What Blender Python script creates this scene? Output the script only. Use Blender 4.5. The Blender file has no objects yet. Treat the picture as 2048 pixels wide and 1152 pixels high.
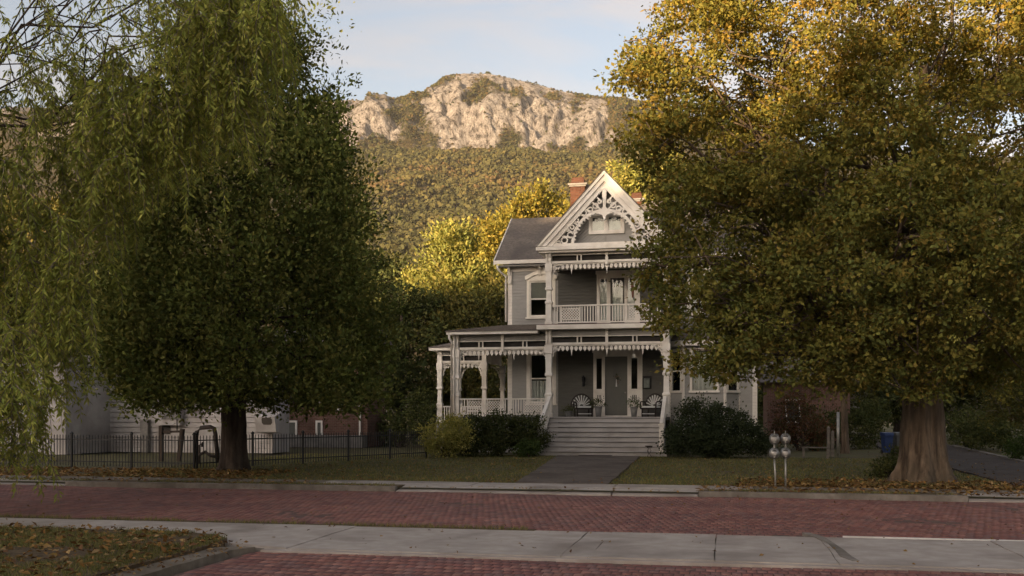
import bpy, math, random
import numpy as np
from mathutils import Vector

R = math.radians
random.seed(7)
rng = np.random.default_rng(7)
scene = bpy.context.scene
col = scene.collection

# ------------------------------------------------------------------ camera
YAW, F, HZ, EYE = R(12), 2000.0, 824.0, 1.6      # street frame: x along the street, y away from the viewer
CY, SY = math.cos(YAW), math.sin(YAW)
cam_d = bpy.data.cameras.new('camera')
cam = bpy.data.objects.new('camera', cam_d)
col.objects.link(cam)
cam.location = (0, 0, EYE)
cam.rotation_euler = (R(90), 0, YAW)
cam_d.sensor_width = 36
cam_d.lens = 36 * F / 2048
cam_d.shift_y = (HZ - 576) / 2048
cam_d.clip_start = 0.1
cam_d.clip_end = 9000
scene.camera = cam

# ------------------------------------------------------------------ sky, sun, exposure
SUN_EL = R(6.5)
SX, SYY = -0.42, -0.9075                          # horizontal direction towards the sun
world = bpy.data.worlds.new('World')
scene.world = world
world.use_nodes = True
wn, wl = world.node_tree.nodes, world.node_tree.links
wn.clear()
w_out = wn.new('ShaderNodeOutputWorld')
w_bg = wn.new('ShaderNodeBackground')
w_sky = wn.new('ShaderNodeTexSky')
w_sky.sky_type = 'NISHITA'
w_sky.sun_disc = False
w_sky.sun_elevation = SUN_EL
w_sky.sun_rotation = math.atan2(SX, SYY)
w_sky.altitude = 100
w_sky.air_density = 1.0
w_sky.dust_density = 5.0
w_sky.ozone_density = 1.6
tc = wn.new('ShaderNodeTexCoord')
mp = wn.new('ShaderNodeMapping')
mp.inputs['Scale'].default_value = (2.2, 2.2, 11.0)
mp.inputs['Rotation'].default_value = (R(14), R(8), 0)
nz = wn.new('ShaderNodeTexNoise')
nz.inputs['Scale'].default_value = 1.7
nz.inputs['Detail'].default_value = 7
nz.inputs['Roughness'].default_value = 0.58
nz.inputs['Distortion'].default_value = 0.5
rp = wn.new('ShaderNodeValToRGB')
rp.color_ramp.elements[0].position = 0.40
rp.color_ramp.elements[0].color = (0, 0, 0, 1)
rp.color_ramp.elements[1].position = 0.70
rp.color_ramp.elements[1].color = (1, 1, 1, 1)
bw = wn.new('ShaderNodeRGBToBW')
cl = wn.new('ShaderNodeMix'); cl.data_type = 'RGBA'; cl.blend_type = 'MULTIPLY'
cl.inputs['Factor'].default_value = 1.0
cl.inputs['B'].default_value = (1.34, 1.20, 1.14, 1)
mx = wn.new('ShaderNodeMix'); mx.data_type = 'RGBA'
mul = wn.new('ShaderNodeMath'); mul.operation = 'MULTIPLY_ADD'
mul.inputs[1].default_value = 0.48
mul.inputs[2].default_value = 0.40
wl.new(tc.outputs['Generated'], mp.inputs['Vector'])
wl.new(mp.outputs['Vector'], nz.inputs['Vector'])
wl.new(nz.outputs['Fac'], rp.inputs['Fac'])
wl.new(rp.outputs['Color'], mul.inputs[0])
wl.new(mul.outputs[0], mx.inputs['Factor'])
wl.new(w_sky.outputs['Color'], bw.inputs['Color'])
wl.new(bw.outputs['Val'], cl.inputs['A'])
wl.new(w_sky.outputs['Color'], mx.inputs['A'])
wl.new(cl.outputs['Result'], mx.inputs['B'])
wl.new(mx.outputs['Result'], w_bg.inputs['Color'])
wl.new(w_bg.outputs['Background'], w_out.inputs['Surface'])
w_bg.inputs['Strength'].default_value = 0.10

sun_d = bpy.data.lights.new('sun', 'SUN')
sun_d.energy = 3.4
sun_d.angle = R(0.5)
sun_d.color = (1.0, 0.72, 0.42)
sun = bpy.data.objects.new('sun', sun_d)
col.objects.link(sun)
sv = Vector((SX * math.cos(SUN_EL), SYY * math.cos(SUN_EL), math.sin(SUN_EL)))
sun.rotation_euler = sv.to_track_quat('Z', 'Y').to_euler()
sun.location = (-30, -40, 40)

scene.view_settings.view_transform = 'Standard'
scene.view_settings.look = 'None'
scene.view_settings.exposure = 2.12
scene.view_settings.gamma = 1.0
scene.view_settings.use_curve_mapping = False
scene.cycles.use_denoising = True
scene.cycles.max_bounces = 6
scene.cycles.diffuse_bounces = 3
scene.cycles.transparent_max_bounces = 6
scene.cycles.sample_clamp_indirect = 4.0

# ------------------------------------------------------------------ helpers
def c2w(xc, yc, z=0.0):
    return (xc * CY - yc * SY, xc * SY + yc * CY, z)

def at(px, py, D):
    return c2w((px - 1024) / F * D, D, EYE + (HZ - py) / F * D)

def gp(px, py, z=0.0):
    D = F * (EYE - z) / (py - HZ)
    return c2w((px - 1024) / F * D, D, z)

def link(me, name, mat=None, parent=None):
    o = bpy.data.objects.new(name, me)
    col.objects.link(o)
    if mat is not None and not me.materials:
        me.materials.append(mat)
    if parent is not None:
        o.parent = parent
    return o

def tag(o, label=None, cat=None, group=None, kind=None):
    if label: o['label'] = label
    if cat: o['category'] = cat
    if group: o['group'] = group
    if kind: o['kind'] = kind
    return o

def thing(name, loc, label, cat, group=None, rz=0.0):
    o = bpy.data.objects.new(name, None)
    col.objects.link(o)
    o.location = loc
    o.rotation_euler = (0, 0, rz)
    o.empty_display_size = 0.2
    return tag(o, label, cat, group)

def copy_thing(root, loc, rz, label):
    r = root.copy(); col.objects.link(r)
    r.location = loc; r.rotation_euler = (0, 0, rz); r['label'] = label
    for ch in root.children:
        c = ch.copy(); col.objects.link(c); c.parent = r
        for g in ch.children:
            d = g.copy(); col.objects.link(d); d.parent = c
    return r

class MB:
    def __init__(s):
        s.v, s.f = [], []
    def quadbox(s, P):
        b = len(s.v); s.v += [tuple(p) for p in P]
        for q in ((0, 3, 2, 1), (4, 5, 6, 7), (0, 1, 5, 4), (1, 2, 6, 5), (2, 3, 7, 6), (3, 0, 4, 7)):
            s.f.append(tuple(b + i for i in q))
        return s
    def box(s, x0, x1, y0, y1, z0, z1):
        return s.quadbox([(x0, y0, z0), (x1, y0, z0), (x1, y1, z0), (x0, y1, z0),
                          (x0, y0, z1), (x1, y0, z1), (x1, y1, z1), (x0, y1, z1)])
    def bar(s, p0, p1, w, h, up=(0, 0, 1)):
        p0, p1, up = Vector(p0), Vector(p1), Vector(up)
        d = (p1 - p0).normalized()
        a = d.cross(up)
        if a.length < 1e-4: a = d.cross(Vector((1, 0, 0)))
        a.normalize(); b = a.cross(d).normalized()
        a, b = a * w / 2, b * h / 2
        return s.quadbox([p0 - a - b, p0 + a - b, p1 + a - b, p1 - a - b,
                          p0 - a + b, p0 + a + b, p1 + a + b, p1 - a + b])
    def prism(s, pts, axis, a0, a1):
        n, b = len(pts), len(s.v)
        def mk(p, a):
            return (p[0], a, p[1]) if axis == 'y' else ((a, p[0], p[1]) if axis == 'x' else (p[0], p[1], a))
        s.v += [mk(p, a0) for p in pts] + [mk(p, a1) for p in pts]
        s.f.append(tuple(range(b, b + n)))
        s.f.append(tuple(range(b + 2 * n - 1, b + n - 1, -1)))
        for i in range(n):
            j = (i + 1) % n
            s.f.append((b + i, b + n + i, b + n + j, b + j))
        return s
    def tube(s, pts, rad, n=8, cap=True):
        pts = [Vector(p) for p in pts]
        if not hasattr(rad, '__len__'): rad = [rad] * len(pts)
        b = len(s.v)
        for i, p in enumerate(pts):
            d = (pts[min(i + 1, len(pts) - 1)] - pts[max(i - 1, 0)]).normalized()
            ref = Vector((0, 0, 1)) if abs(d.z) < 0.9 else Vector((1, 0, 0))
            a = d.cross(ref).normalized(); c = d.cross(a)
            for k in range(n):
                t = 2 * math.pi * k / n
                s.v.append(tuple(p + (a * math.cos(t) + c * math.sin(t)) * rad[i]))
        for i in range(len(pts) - 1):
            for k in range(n):
                k2 = (k + 1) % n
                s.f.append((b + i * n + k, b + i * n + k2, b + (i + 1) * n + k2, b + (i + 1) * n + k))
        if cap:
            s.f.append(tuple(b + k for k in range(n - 1, -1, -1)))
            e = b + (len(pts) - 1) * n
            s.f.append(tuple(e + k for k in range(n)))
        return s
    def lathe(s, prof, cx=0, cy=0, n=12, rot=0.0, sq=False):
        b = len(s.v)
        k2 = math.sqrt(2) if sq else 1.0
        for r, z in prof:
            for k in range(n):
                t = 2 * math.pi * k / n + rot
                s.v.append((cx + r * k2 * math.cos(t), cy + r * k2 * math.sin(t), z))
        m = len(prof)
        for i in range(m - 1):
            for k in range(n):
                j = (k + 1) % n
                s.f.append((b + i * n + k, b + i * n + j, b + (i + 1) * n + j, b + (i + 1) * n + k))
        s.f.append(tuple(b + k for k in range(n - 1, -1, -1)))
        s.f.append(tuple(b + (m - 1) * n + k for k in range(n)))
        return s
    def post(s, prof, cx, cy):
        return s.lathe(prof, cx, cy, 4, math.pi / 4, True)
    def mesh(s, name, smooth=False):
        me = bpy.data.meshes.new(name)
        me.from_pydata(s.v, [], s.f)
        if smooth:
            me.polygons.foreach_set('use_smooth', [True] * len(me.polygons))
        me.update()
        return me
    def build(s, name, mat, parent=None, smooth=False):
        return link(s.mesh(name, smooth), name, mat, parent)

def np_mesh(name, V, Fc, colors=None, smooth=False):
    """V (n,3), Fc (m,k) all faces with k corners."""
    me = bpy.data.meshes.new(name)
    n, (m, k) = len(V), Fc.shape
    me.vertices.add(n); me.vertices.foreach_set('co', np.ascontiguousarray(V, dtype=np.float32).ravel())
    me.loops.add(m * k); me.loops.foreach_set('vertex_index', np.ascontiguousarray(Fc, dtype=np.int32).ravel())
    me.polygons.add(m)
    me.polygons.foreach_set('loop_start', np.arange(0, m * k, k, dtype=np.int32))
    if smooth: me.polygons.foreach_set('use_smooth', np.ones(m, dtype=bool))
    if colors is not None:
        a = me.attributes.new('col', 'FLOAT_COLOR', 'POINT')
        c4 = np.ones((n, 4), dtype=np.float32); c4[:, :3] = colors
        a.data.foreach_set('color', c4.ravel())
    me.update(calc_edges=True)
    return me

# ------------------------------------------------------------------ materials
def new_mat(name):
    m = bpy.data.materials.new(name)
    m.use_nodes = True
    nt = m.node_tree
    return m, nt.nodes, nt.links, nt.nodes['Principled BSDF']

def nmat(name, c1, c2, scale=4.0, rough=0.7, bump=0.0, bscale=None, stretch=(1, 1, 1), spec=0.3, metal=0.0,
         c3=None, s3=0.6, lo=0.35, hi=0.65, bdist=0.02):
    """two-tone noise colour, optional larger blotches of c3, optional fine bump"""
    m, n, l, p = new_mat(name)
    t = n.new('ShaderNodeTexCoord'); mpn = n.new('ShaderNodeMapping')
    mpn.inputs['Scale'].default_value = stretch
    l.new(t.outputs['Object'], mpn.inputs['Vector'])
    z = n.new('ShaderNodeTexNoise'); z.inputs['Scale'].default_value = scale; z.inputs['Detail'].default_value = 6
    z.inputs['Roughness'].default_value = 0.6
    l.new(mpn.outputs['Vector'], z.inputs['Vector'])
    r = n.new('ShaderNodeValToRGB')
    r.color_ramp.elements[0].position = lo; r.color_ramp.elements[0].color = (*c1, 1)
    r.color_ramp.elements[1].position = hi; r.color_ramp.elements[1].color = (*c2, 1)
    l.new(z.outputs['Fac'], r.inputs['Fac'])
    out = r.outputs['Color']
    if c3 is not None:
        z3 = n.new('ShaderNodeTexNoise'); z3.inputs['Scale'].default_value = s3; z3.inputs['Detail'].default_value = 5
        z3.inputs['Distortion'].default_value = 0.6
        l.new(t.outputs['Object'], z3.inputs['Vector'])
        r3 = n.new('ShaderNodeValToRGB')
        r3.color_ramp.elements[0].position = 0.45; r3.color_ramp.elements[1].position = 0.72
        l.new(z3.outputs['Fac'], r3.inputs['Fac'])
        mxn = n.new('ShaderNodeMix'); mxn.data_type = 'RGBA'
        mxn.inputs['B'].default_value = (*c3, 1)
        l.new(r3.outputs['Color'], mxn.inputs['Factor']); l.new(out, mxn.inputs['A'])
        out = mxn.outputs['Result']
    l.new(out, p.inputs['Base Color'])
    p.inputs['Roughness'].default_value = rough
    p.inputs['Specular IOR Level'].default_value = spec
    p.inputs['Metallic'].default_value = metal
    if bump:
        zb = n.new('ShaderNodeTexNoise'); zb.inputs['Scale'].default_value = bscale or scale * 3
        zb.inputs['Detail'].default_value = 5
        l.new(mpn.outputs['Vector'], zb.inputs['Vector'])
        bn = n.new('ShaderNodeBump'); bn.inputs['Strength'].default_value = bump; bn.inputs['Distance'].default_value = bdist
        l.new(zb.outputs['Fac'], bn.inputs['Height']); l.new(bn.outputs['Normal'], p.inputs['Normal'])
    return m

def leaf_mat(name, trans=0.3, tint=(1.15, 1.1, 0.6), rough=0.55, spec=0.25):
    m, n, l, p = new_mat(name)
    a = n.new('ShaderNodeAttribute'); a.attribute_name = 'col'
    l.new(a.outputs['Color'], p.inputs['Base Color'])
    p.inputs['Roughness'].default_value = rough; p.inputs['Specular IOR Level'].default_value = spec
    tr = n.new('ShaderNodeBsdfTranslucent')
    mu = n.new('ShaderNodeMix'); mu.data_type = 'RGBA'; mu.blend_type = 'MULTIPLY'
    mu.inputs['Factor'].default_value = 1.0; mu.inputs['B'].default_value = (*tint, 1)
    l.new(a.outputs['Color'], mu.inputs['A']); l.new(mu.outputs['Result'], tr.inputs['Color'])
    ms = n.new('ShaderNodeMixShader'); ms.inputs['Fac'].default_value = trans
    l.new(p.outputs['BSDF'], ms.inputs[1]); l.new(tr.outputs['BSDF'], ms.inputs[2])
    l.new(ms.outputs['Shader'], n['Material Output'].inputs['Surface'])
    return m

def brick_mat(name, c1, c2, mortar, sx=0.215, sy=0.075, proj='xz'):
    m, n, l, p = new_mat(name)
    t = n.new('ShaderNodeTexCoord'); sp = n.new('ShaderNodeSeparateXYZ'); cb = n.new('ShaderNodeCombineXYZ')
    l.new(t.outputs['Object'], sp.inputs['Vector'])
    ad = n.new('ShaderNodeMath'); ad.operation = 'ADD'
    l.new(sp.outputs['X'], ad.inputs[0]); l.new(sp.outputs['Y'], ad.inputs[1])
    l.new(ad.outputs[0], cb.inputs['X']); l.new(sp.outputs['Z'], cb.inputs['Y'])
    b = n.new('ShaderNodeTexBrick'); b.inputs['Scale'].default_value = 1.0
    b.inputs['Brick Width'].default_value = sx; b.inputs['Row Height'].default_value = sy
    b.inputs['Mortar Size'].default_value = 0.008
    b.inputs['Color1'].default_value = (*c1, 1); b.inputs['Color2'].default_value = (*c2, 1)
    b.inputs['Mortar'].default_value = (*mortar, 1)
    l.new(cb.outputs['Vector'], b.inputs['Vector'])
    z = n.new('ShaderNodeTexNoise'); z.inputs['Scale'].default_value = 1.3; z.inputs['Detail'].default_value = 6
    l.new(t.outputs['Object'], z.inputs['Vector'])
    mxn = n.new('ShaderNodeMix'); mxn.data_type = 'RGBA'; mxn.blend_type = 'MULTIPLY'
    mxn.inputs['Factor'].default_value = 1.0
    rmp = n.new('ShaderNodeValToRGB'); rmp.color_ramp.elements[0].position = .3; rmp.color_ramp.elements[0].color = (.6, .6, .6, 1)
    rmp.color_ramp.elements[1].position = .7; rmp.color_ramp.elements[1].color = (1.25, 1.2, 1.15, 1)
    l.new(z.outputs['Fac'], rmp.inputs['Fac']); l.new(b.outputs['Color'], mxn.inputs['A']); l.new(rmp.outputs['Color'], mxn.inputs['B'])
    l.new(mxn.outputs['Result'], p.inputs['Base Color'])
    bn = n.new('ShaderNodeBump'); bn.inputs['Strength'].default_value = 0.6; bn.inputs['Distance'].default_value = 0.01
    bn.invert = True
    l.new(b.outputs['Fac'], bn.inputs['Height']); l.new(bn.outputs['Normal'], p.inputs['Normal'])
    p.inputs['Roughness'].default_value = 0.85; p.inputs['Specular IOR Level'].default_value = 0.2
    return m

def glass_mat(name, tint=(0.9, 0.92, 0.9), dark=0.0):
    m, n, l, p = new_mat(name)
    n.remove(p)
    tr = n.new('ShaderNodeBsdfTransparent'); tr.inputs['Color'].default_value = (*tint, 1)
    gl = n.new('ShaderNodeBsdfGlossy'); gl.inputs['Roughness'].default_value = 0.02
    fr = n.new('ShaderNodeFresnel'); fr.inputs['IOR'].default_value = 1.42
    ms = n.new('ShaderNodeMixShader')
    l.new(fr.outputs[0], ms.inputs['Fac']); l.new(tr.outputs[0], ms.inputs[1]); l.new(gl.outputs[0], ms.inputs[2])
    l.new(ms.outputs[0], n['Material Output'].inputs['Surface'])
    return m

M = {}
M['white'] = nmat('white_paint', (.74, .69, .62), (.82, .77, .70), 3.0, 0.55, 0.15, 40, c3=(.60, .54, .47), s3=1.4)
M['cream'] = nmat('cream_paint', (.72, .67, .58), (.78, .73, .64), 3.0, 0.55, 0.1, 40)
M['siding'] = nmat('grey_siding_paint', (.30, .29, .272), (.345, .332, .31), 2.2, 0.6, 0.15, 30, stretch=(1, 1, 4), c3=(.265, .255, .24), s3=0.7)
M['trimgrey'] = nmat('grey_trim_paint', (.25, .24, .225), (.30, .285, .265), 3.0, 0.6)
M['step'] = nmat('grey_deck_paint', (.41, .384, .365), (.49, .46, .44), 2.5, 0.6, 0.2, 30, stretch=(1, 3, 3), c3=(.34, .315, .295), s3=1.2)
M['deckred'] = nmat('brown_deck_edge', (.10, .055, .045), (.14, .08, .065), 4, 0.6)
M['shingle'] = nmat('asphalt_shingle', (.125, .108, .096), (.20, .172, .15), 9, 0.9, 0.6, 60, c3=(.105, .092, .085), s3=0.6)
M['ceiling'] = nmat('porch_ceiling_shade', (.035, .030, .027), (.055, .048, .042), 3, 0.7)  # ceiling colour darkened to stand in for porch shade
M['porchwall_shade'] = nmat('olive_grey_porch_shade', (.092, .088, .077), (.112, .107, .094), 2.2, 0.65, 0.15, 30, stretch=(1, 1, 4))  # olive grey siding with the porch shade put into its colour
M['porchfloor'] = nmat('shaded_porch_boards', (.085, .08, .075), (.12, .113, .106), 4, 0.7, stretch=(4, 1, 1))  # floor colour lowered to deepen the shade inside the porch
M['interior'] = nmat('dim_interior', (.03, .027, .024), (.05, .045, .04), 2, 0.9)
M['door'] = nmat('grey_green_door_paint', (.115, .115, .10), (.135, .13, .115), 2, 0.45)
M['doordark'] = nmat('dark_door_wood', (.05, .045, .04), (.07, .06, .05), 3, 0.5)
M['curtain'] = nmat('white_curtain', (.62, .61, .60), (.72, .71, .70), 4, 0.9)
M['glass'] = glass_mat('window_glass')
M['redbrick'] = brick_mat('red_chimney_brick', (.068, .025, .016), (.098, .038, .023), (.10, .07, .05))
M['wallbrick'] = brick_mat('red_wall_brick', (.125, .062, .046), (.175, .09, .068), (.20, .16, .13))
M['stone'] = nmat('foundation_stone', (.16, .15, .14), (.24, .22, .20), 4, 0.9, 0.5, 14)
M['black_iron'] = nmat('black_iron_paint', (.008, .008, .009), (.018, .017, .017), 9, 0.5)
M['metal'] = nmat('grey_meter_metal', (.24, .235, .228), (.33, .32, .31), 8, 0.42, metal=0.85, spec=0.5)
M['steel'] = nmat('galvanised_pole', (.28, .265, .24), (.38, .36, .33), 12, 0.45, metal=0.6)
M['concrete'] = nmat('grey_concrete', (.33, .288, .255), (.41, .362, .322), 5, 0.85, 0.25, 70, c3=(.205, .17, .145), s3=0.8)
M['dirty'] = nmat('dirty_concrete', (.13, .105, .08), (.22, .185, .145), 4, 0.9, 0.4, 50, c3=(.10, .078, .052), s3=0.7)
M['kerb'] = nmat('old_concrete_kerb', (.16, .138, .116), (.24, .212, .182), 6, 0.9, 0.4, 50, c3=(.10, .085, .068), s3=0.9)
M['asphalt'] = nmat('drive_asphalt', (.078, .066, .060), (.112, .096, .086), 5, 0.95, 0.4, 120, c3=(.066, .056, .05), s3=0.6, spec=.05)
M['walk'] = nmat('front_walk_stone', (.118, .097, .082), (.165, .138, .118), 5, 0.95, 0.4, 90, c3=(.088, .072, .06), s3=0.8, spec=.05)
M['soil'] = nmat('lawn_soil', (.065, .060, .021), (.105, .092, .036), 1.6, 0.95, 0.6, 40, c3=(.075, .052, .025), s3=0.35)
M['earth'] = nmat('leaf_litter_soil', (.07, .048, .026), (.13, .09, .05), 9, 0.95, 0.7, 60)
M['mortar'] = nmat('brick_joint_sand', (.05, .034, .028), (.085, .058, .05), 12, 0.95)
M['bark_oak'] = nmat('grey_oak_bark', (.045, .031, .021), (.175, .128, .088), 7.0, 0.95, 1.0, 9, stretch=(1, 1, .16), bdist=.10, c3=(.085, .066, .045), s3=1.4)
M['bark_dark'] = nmat('dark_bark', (.028, .02, .015), (.07, .052, .04), 6.0, 0.95, 1.0, 11, stretch=(1, 1, .25), bdist=.05)
M['bark_pale'] = nmat('pale_bark', (.11, .09, .07), (.19, .155, .12), 7.0, 0.95, 0.8, 11, stretch=(1, 1, .25), bdist=.03)
M['leaf'] = leaf_mat('leaf', 0.30, rough=.75, spec=.12)
M['leaf_dark'] = leaf_mat('dense_leaf', 0.15, (1.0, 1.1, .6), 0.85, 0.06)
M['dry_leaf'] = leaf_mat('dry_leaf', 0.12, (1, .9, .7), 0.8, 0.1)
M['grass'] = leaf_mat('grass_blade', 0.25, (1.1, 1.1, .6), 0.6, 0.2)
# ------------------------------------------------------------------ the ground
ROADZ = -0.10
def sheet(name, pts, z, mat, parent=None, sub=0):
    me = bpy.data.meshes.new(name)
    me.from_pydata([(x, y, z) for x, y in pts], [], [tuple(range(len(pts)))])
    return link(me, name, mat, parent)

KERB_Y = 20.35       # house side kerb line
NEAR_Y = 13.75       # street side of the near concrete strip
STRIP_Y = 11.35      # viewer side of it
CORN_X = -5.9        # kerb of the side road

g = sheet('ground', [(-2300, -650), (2300, -650), (2300, 2500), (-2300, 2500)], -0.2, M['soil'])
tag(g, 'grass covered ground reaching to the foot of the mountain', 'ground', kind='structure')

# lawn on the house side with a gentle unevenness
def lawn_patch(name, x0, x1, y0, y1, step, mat, amp=0.03, hole=None):
    xs = np.arange(x0, x1 + 1e-6, step); ys = np.arange(y0, y1 + 1e-6, step)
    X, Y = np.meshgrid(xs, ys)
    Z = amp * (np.sin(X * .9 + 1.3) * np.cos(Y * .7) + .5 * np.sin(X * 2.3 + Y * 1.9)) * np.clip((Y - y0) / 2, 0, 1) - 0.03
    V = np.stack([X, Y, Z], -1).reshape(-1, 3)
    nx, ny = len(xs), len(ys)
    i = (np.arange(ny - 1)[:, None] * nx + np.arange(nx - 1)[None]).ravel()
    return link(np_mesh(name, V, np.stack([i, i + 1, i + 1 + nx, i + nx], -1), smooth=True), name, mat)
o = lawn_patch('lawn', -60, 60, KERB_Y + .14, 110, 1.0, M['soil'])
tag(o, 'mown front lawn between the pavement and the grey house', 'lawn', kind='structure')

# roads: sand bed and bricks
def road(name, x0, x1, y0, y1, label):
    b = MB(); b.box(x0, x1, y0, y1, ROADZ - .08, ROADZ - .012)
    r = b.build(name, M['mortar'])
    return tag(r, label, 'road', kind='structure')
street = road('street', -60, 60, NEAR_Y, KERB_Y, 'red brick street crossing in front of the grey house')
apron = road('side_road', CORN_X + .25, 60, 2.0, STRIP_Y, 'red brick side road in the near foreground')

def brick_cols(n, y=None):
    c = np.array([(.130, .060, .050), (.145, .070, .058), (.112, .052, .046), (.155, .080, .066), (.118, .066, .060)])
    k = rng.integers(0, 5, n)
    return c[k] * rng.uniform(.87, 1.13, (n, 1)) * 1.68
m, n_, l_, p_ = new_mat('street_brick')
a_ = n_.new('ShaderNodeAttribute'); a_.attribute_name = 'col'
t_ = n_.new('ShaderNodeNewGeometry')
z_ = n_.new('ShaderNodeTexNoise'); z_.inputs['Scale'].default_value = 0.55; z_.inputs['Detail'].default_value = 8
z_.inputs['Roughness'].default_value = .65
mp_ = n_.new('ShaderNodeMapping'); mp_.inputs['Scale'].default_value = (.35, 1.6, 1)
l_.new(t_.outputs['Position'], mp_.inputs['Vector']); l_.new(mp_.outputs['Vector'], z_.inputs['Vector'])
r_ = n_.new('ShaderNodeValToRGB')
r_.color_ramp.elements[0].position = .36; r_.color_ramp.elements[0].color = (.80, .80, .82, 1)
r_.color_ramp.elements[1].position = .66; r_.color_ramp.elements[1].color = (1.14, 1.06, 1.02, 1)
l_.new(z_.outputs['Fac'], r_.inputs['Fac'])
x_ = n_.new('ShaderNodeMix'); x_.data_type = 'RGBA'; x_.blend_type = 'MULTIPLY'; x_.inputs['Factor'].default_value = 1
l_.new(a_.outputs['Color'], x_.inputs['A']); l_.new(r_.outputs['Color'], x_.inputs['B'])
l_.new(x_.outputs['Result'], p_.inputs['Base Color'])
p_.inputs['Roughness'].default_value = .78; p_.inputs['Specular IOR Level'].default_value = .3
zb_ = n_.new('ShaderNodeTexNoise'); zb_.inputs['Scale'].default_value = 70
l_.new(t_.outputs['Position'], zb_.inputs['Vector'])
bn_ = n_.new('ShaderNodeBump'); bn_.inputs['Strength'].default_value = .3; bn_.inputs['Distance'].default_value = .006
l_.new(zb_.outputs['Fac'], bn_.inputs['Height']); l_.new(bn_.outputs['Normal'], p_.inputs['Normal'])
M['brick'] = m

BW, BL = 0.108, 0.215          # brick across and along
def brick_grid(x0, x1, y0, y1):
    rows = int((y1 - y0) / BL)
    out = []
    for j in range(rows):
        off = (j % 2) * BW / 2
        xs = np.arange(x0 + BW / 2 + off, x1 - BW / 2, BW)
        out.append(np.stack([xs, np.full(len(xs), y0 + (j + .5) * (y1 - y0) / rows)], -1))
    return np.concatenate(out)
def brick_blocks(C, gap=.0036):
    n = len(C)
    hx = (BW / 2 - gap) * rng.uniform(.95, 1.0, n); hy = (BL / 2 - gap) * rng.uniform(.97, 1.0, n)
    # slow heave of the old paving plus a little unevenness brick by brick
    z = ROADZ + rng.normal(0, .0012, n) + .012 * np.sin(C[:, 0] * .9 + C[:, 1] * .5) * np.cos(C[:, 1] * 1.1 + C[:, 0] * .2)
    sl = rng.normal(0, .004, (n, 2))
    V = np.zeros((n, 8, 3))
    for k, (sx, sy) in enumerate(((-1, -1), (1, -1), (1, 1), (-1, 1))):
        for t, q in ((0, 1.0), (4, .955)):
            V[:, k + t, 0] = C[:, 0] + sx * hx * q
            V[:, k + t, 1] = C[:, 1] + sy * hy * (q if t == 0 else .975)
            V[:, k + t, 2] = (z - .02) if t == 0 else z + sx * hx * sl[:, 0] + sy * hy * sl[:, 1]
    V[:, :4, 2] = np.minimum(V[:, :4, 2], (z - .008)[:, None])
    f = np.array([(4, 5, 6, 7), (0, 1, 5, 4), (1, 2, 6, 5), (2, 3, 7, 6), (3, 0, 4, 7)])
    Fc = (np.arange(n)[:, None, None] * 8 + f[None]).reshape(-1, 4)
    return V.reshape(-1, 3), Fc
M['mortar'] = nmat('brick_joint_grit', (.10, .060, .050), (.135, .085, .07), 12, 0.95)
street.data.materials[0] = M['mortar']; apron.data.materials[0] = M['mortar']
C1 = brick_grid(-23, 15, NEAR_Y, KERB_Y)
V, Fc = brick_blocks(C1)
o = link(np_mesh('bricks', V, Fc, np.repeat(brick_cols(len(C1)), 8, 0)), 'bricks', M['brick'], street)
tag(o, kind='stuff')
C2 = brick_grid(CORN_X + .3, 12, 6.6, STRIP_Y)
D2 = -C2[:, 0] * SY + C2[:, 1] * CY
PX2 = 1024 + F * (C2[:, 0] * CY + C2[:, 1] * SY) / D2
PY2 = HZ + F * (EYE - ROADZ) / D2
vis = (PX2 > 0) & (PX2 < 2048) & (PY2 < 1152)
order = np.argsort(np.where(vis, D2, 99))
single, rest = order[:280], order[280:]
V, Fc = brick_blocks(C2[rest])
o = link(np_mesh('bricks', V, Fc, np.repeat(brick_cols(len(rest)), 8, 0)), 'bricks', M['brick'], apron)
tag(o, kind='stuff')
shared = []
for k in range(14):
    V, Fc = brick_blocks(np.zeros((1, 2)))
    shared.append(np_mesh('brick', V, Fc, np.repeat(brick_cols(1), 8, 0)))
    shared[-1].materials.append(M['brick'])
for i in single:
    b = bpy.data.objects.new('brick', shared[random.randrange(14)])
    col.objects.link(b); b.parent = apron
    b.location = (C2[i, 0], C2[i, 1], .012 * math.sin(C2[i, 0] * .9 + C2[i, 1] * .5) * math.cos(C2[i, 1] * 1.1 + C2[i, 0] * .2))

# rough-edged slab used for concrete and kerbs
def slab(name, pts, z0, z1, mat, parent=None, seg=0.35, jit=0.012):
    out = []
    for i, p in enumerate(pts):
        q = pts[(i + 1) % len(pts)]
        L = math.dist(p, q); k = max(1, int(L / seg))
        for j in range(k):
            t = j / k
            a = 0 if j == 0 else random.uniform(-jit, jit)
            dx, dy = (q[0] - p[0]) / L, (q[1] - p[1]) / L
            out.append((p[0] + (q[0] - p[0]) * t - dy * a, p[1] + (q[1] - p[1]) * t + dx * a))
    b = MB(); b.prism(out, 'z', z0, z1)
    return b.build(name, mat, parent)

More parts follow.
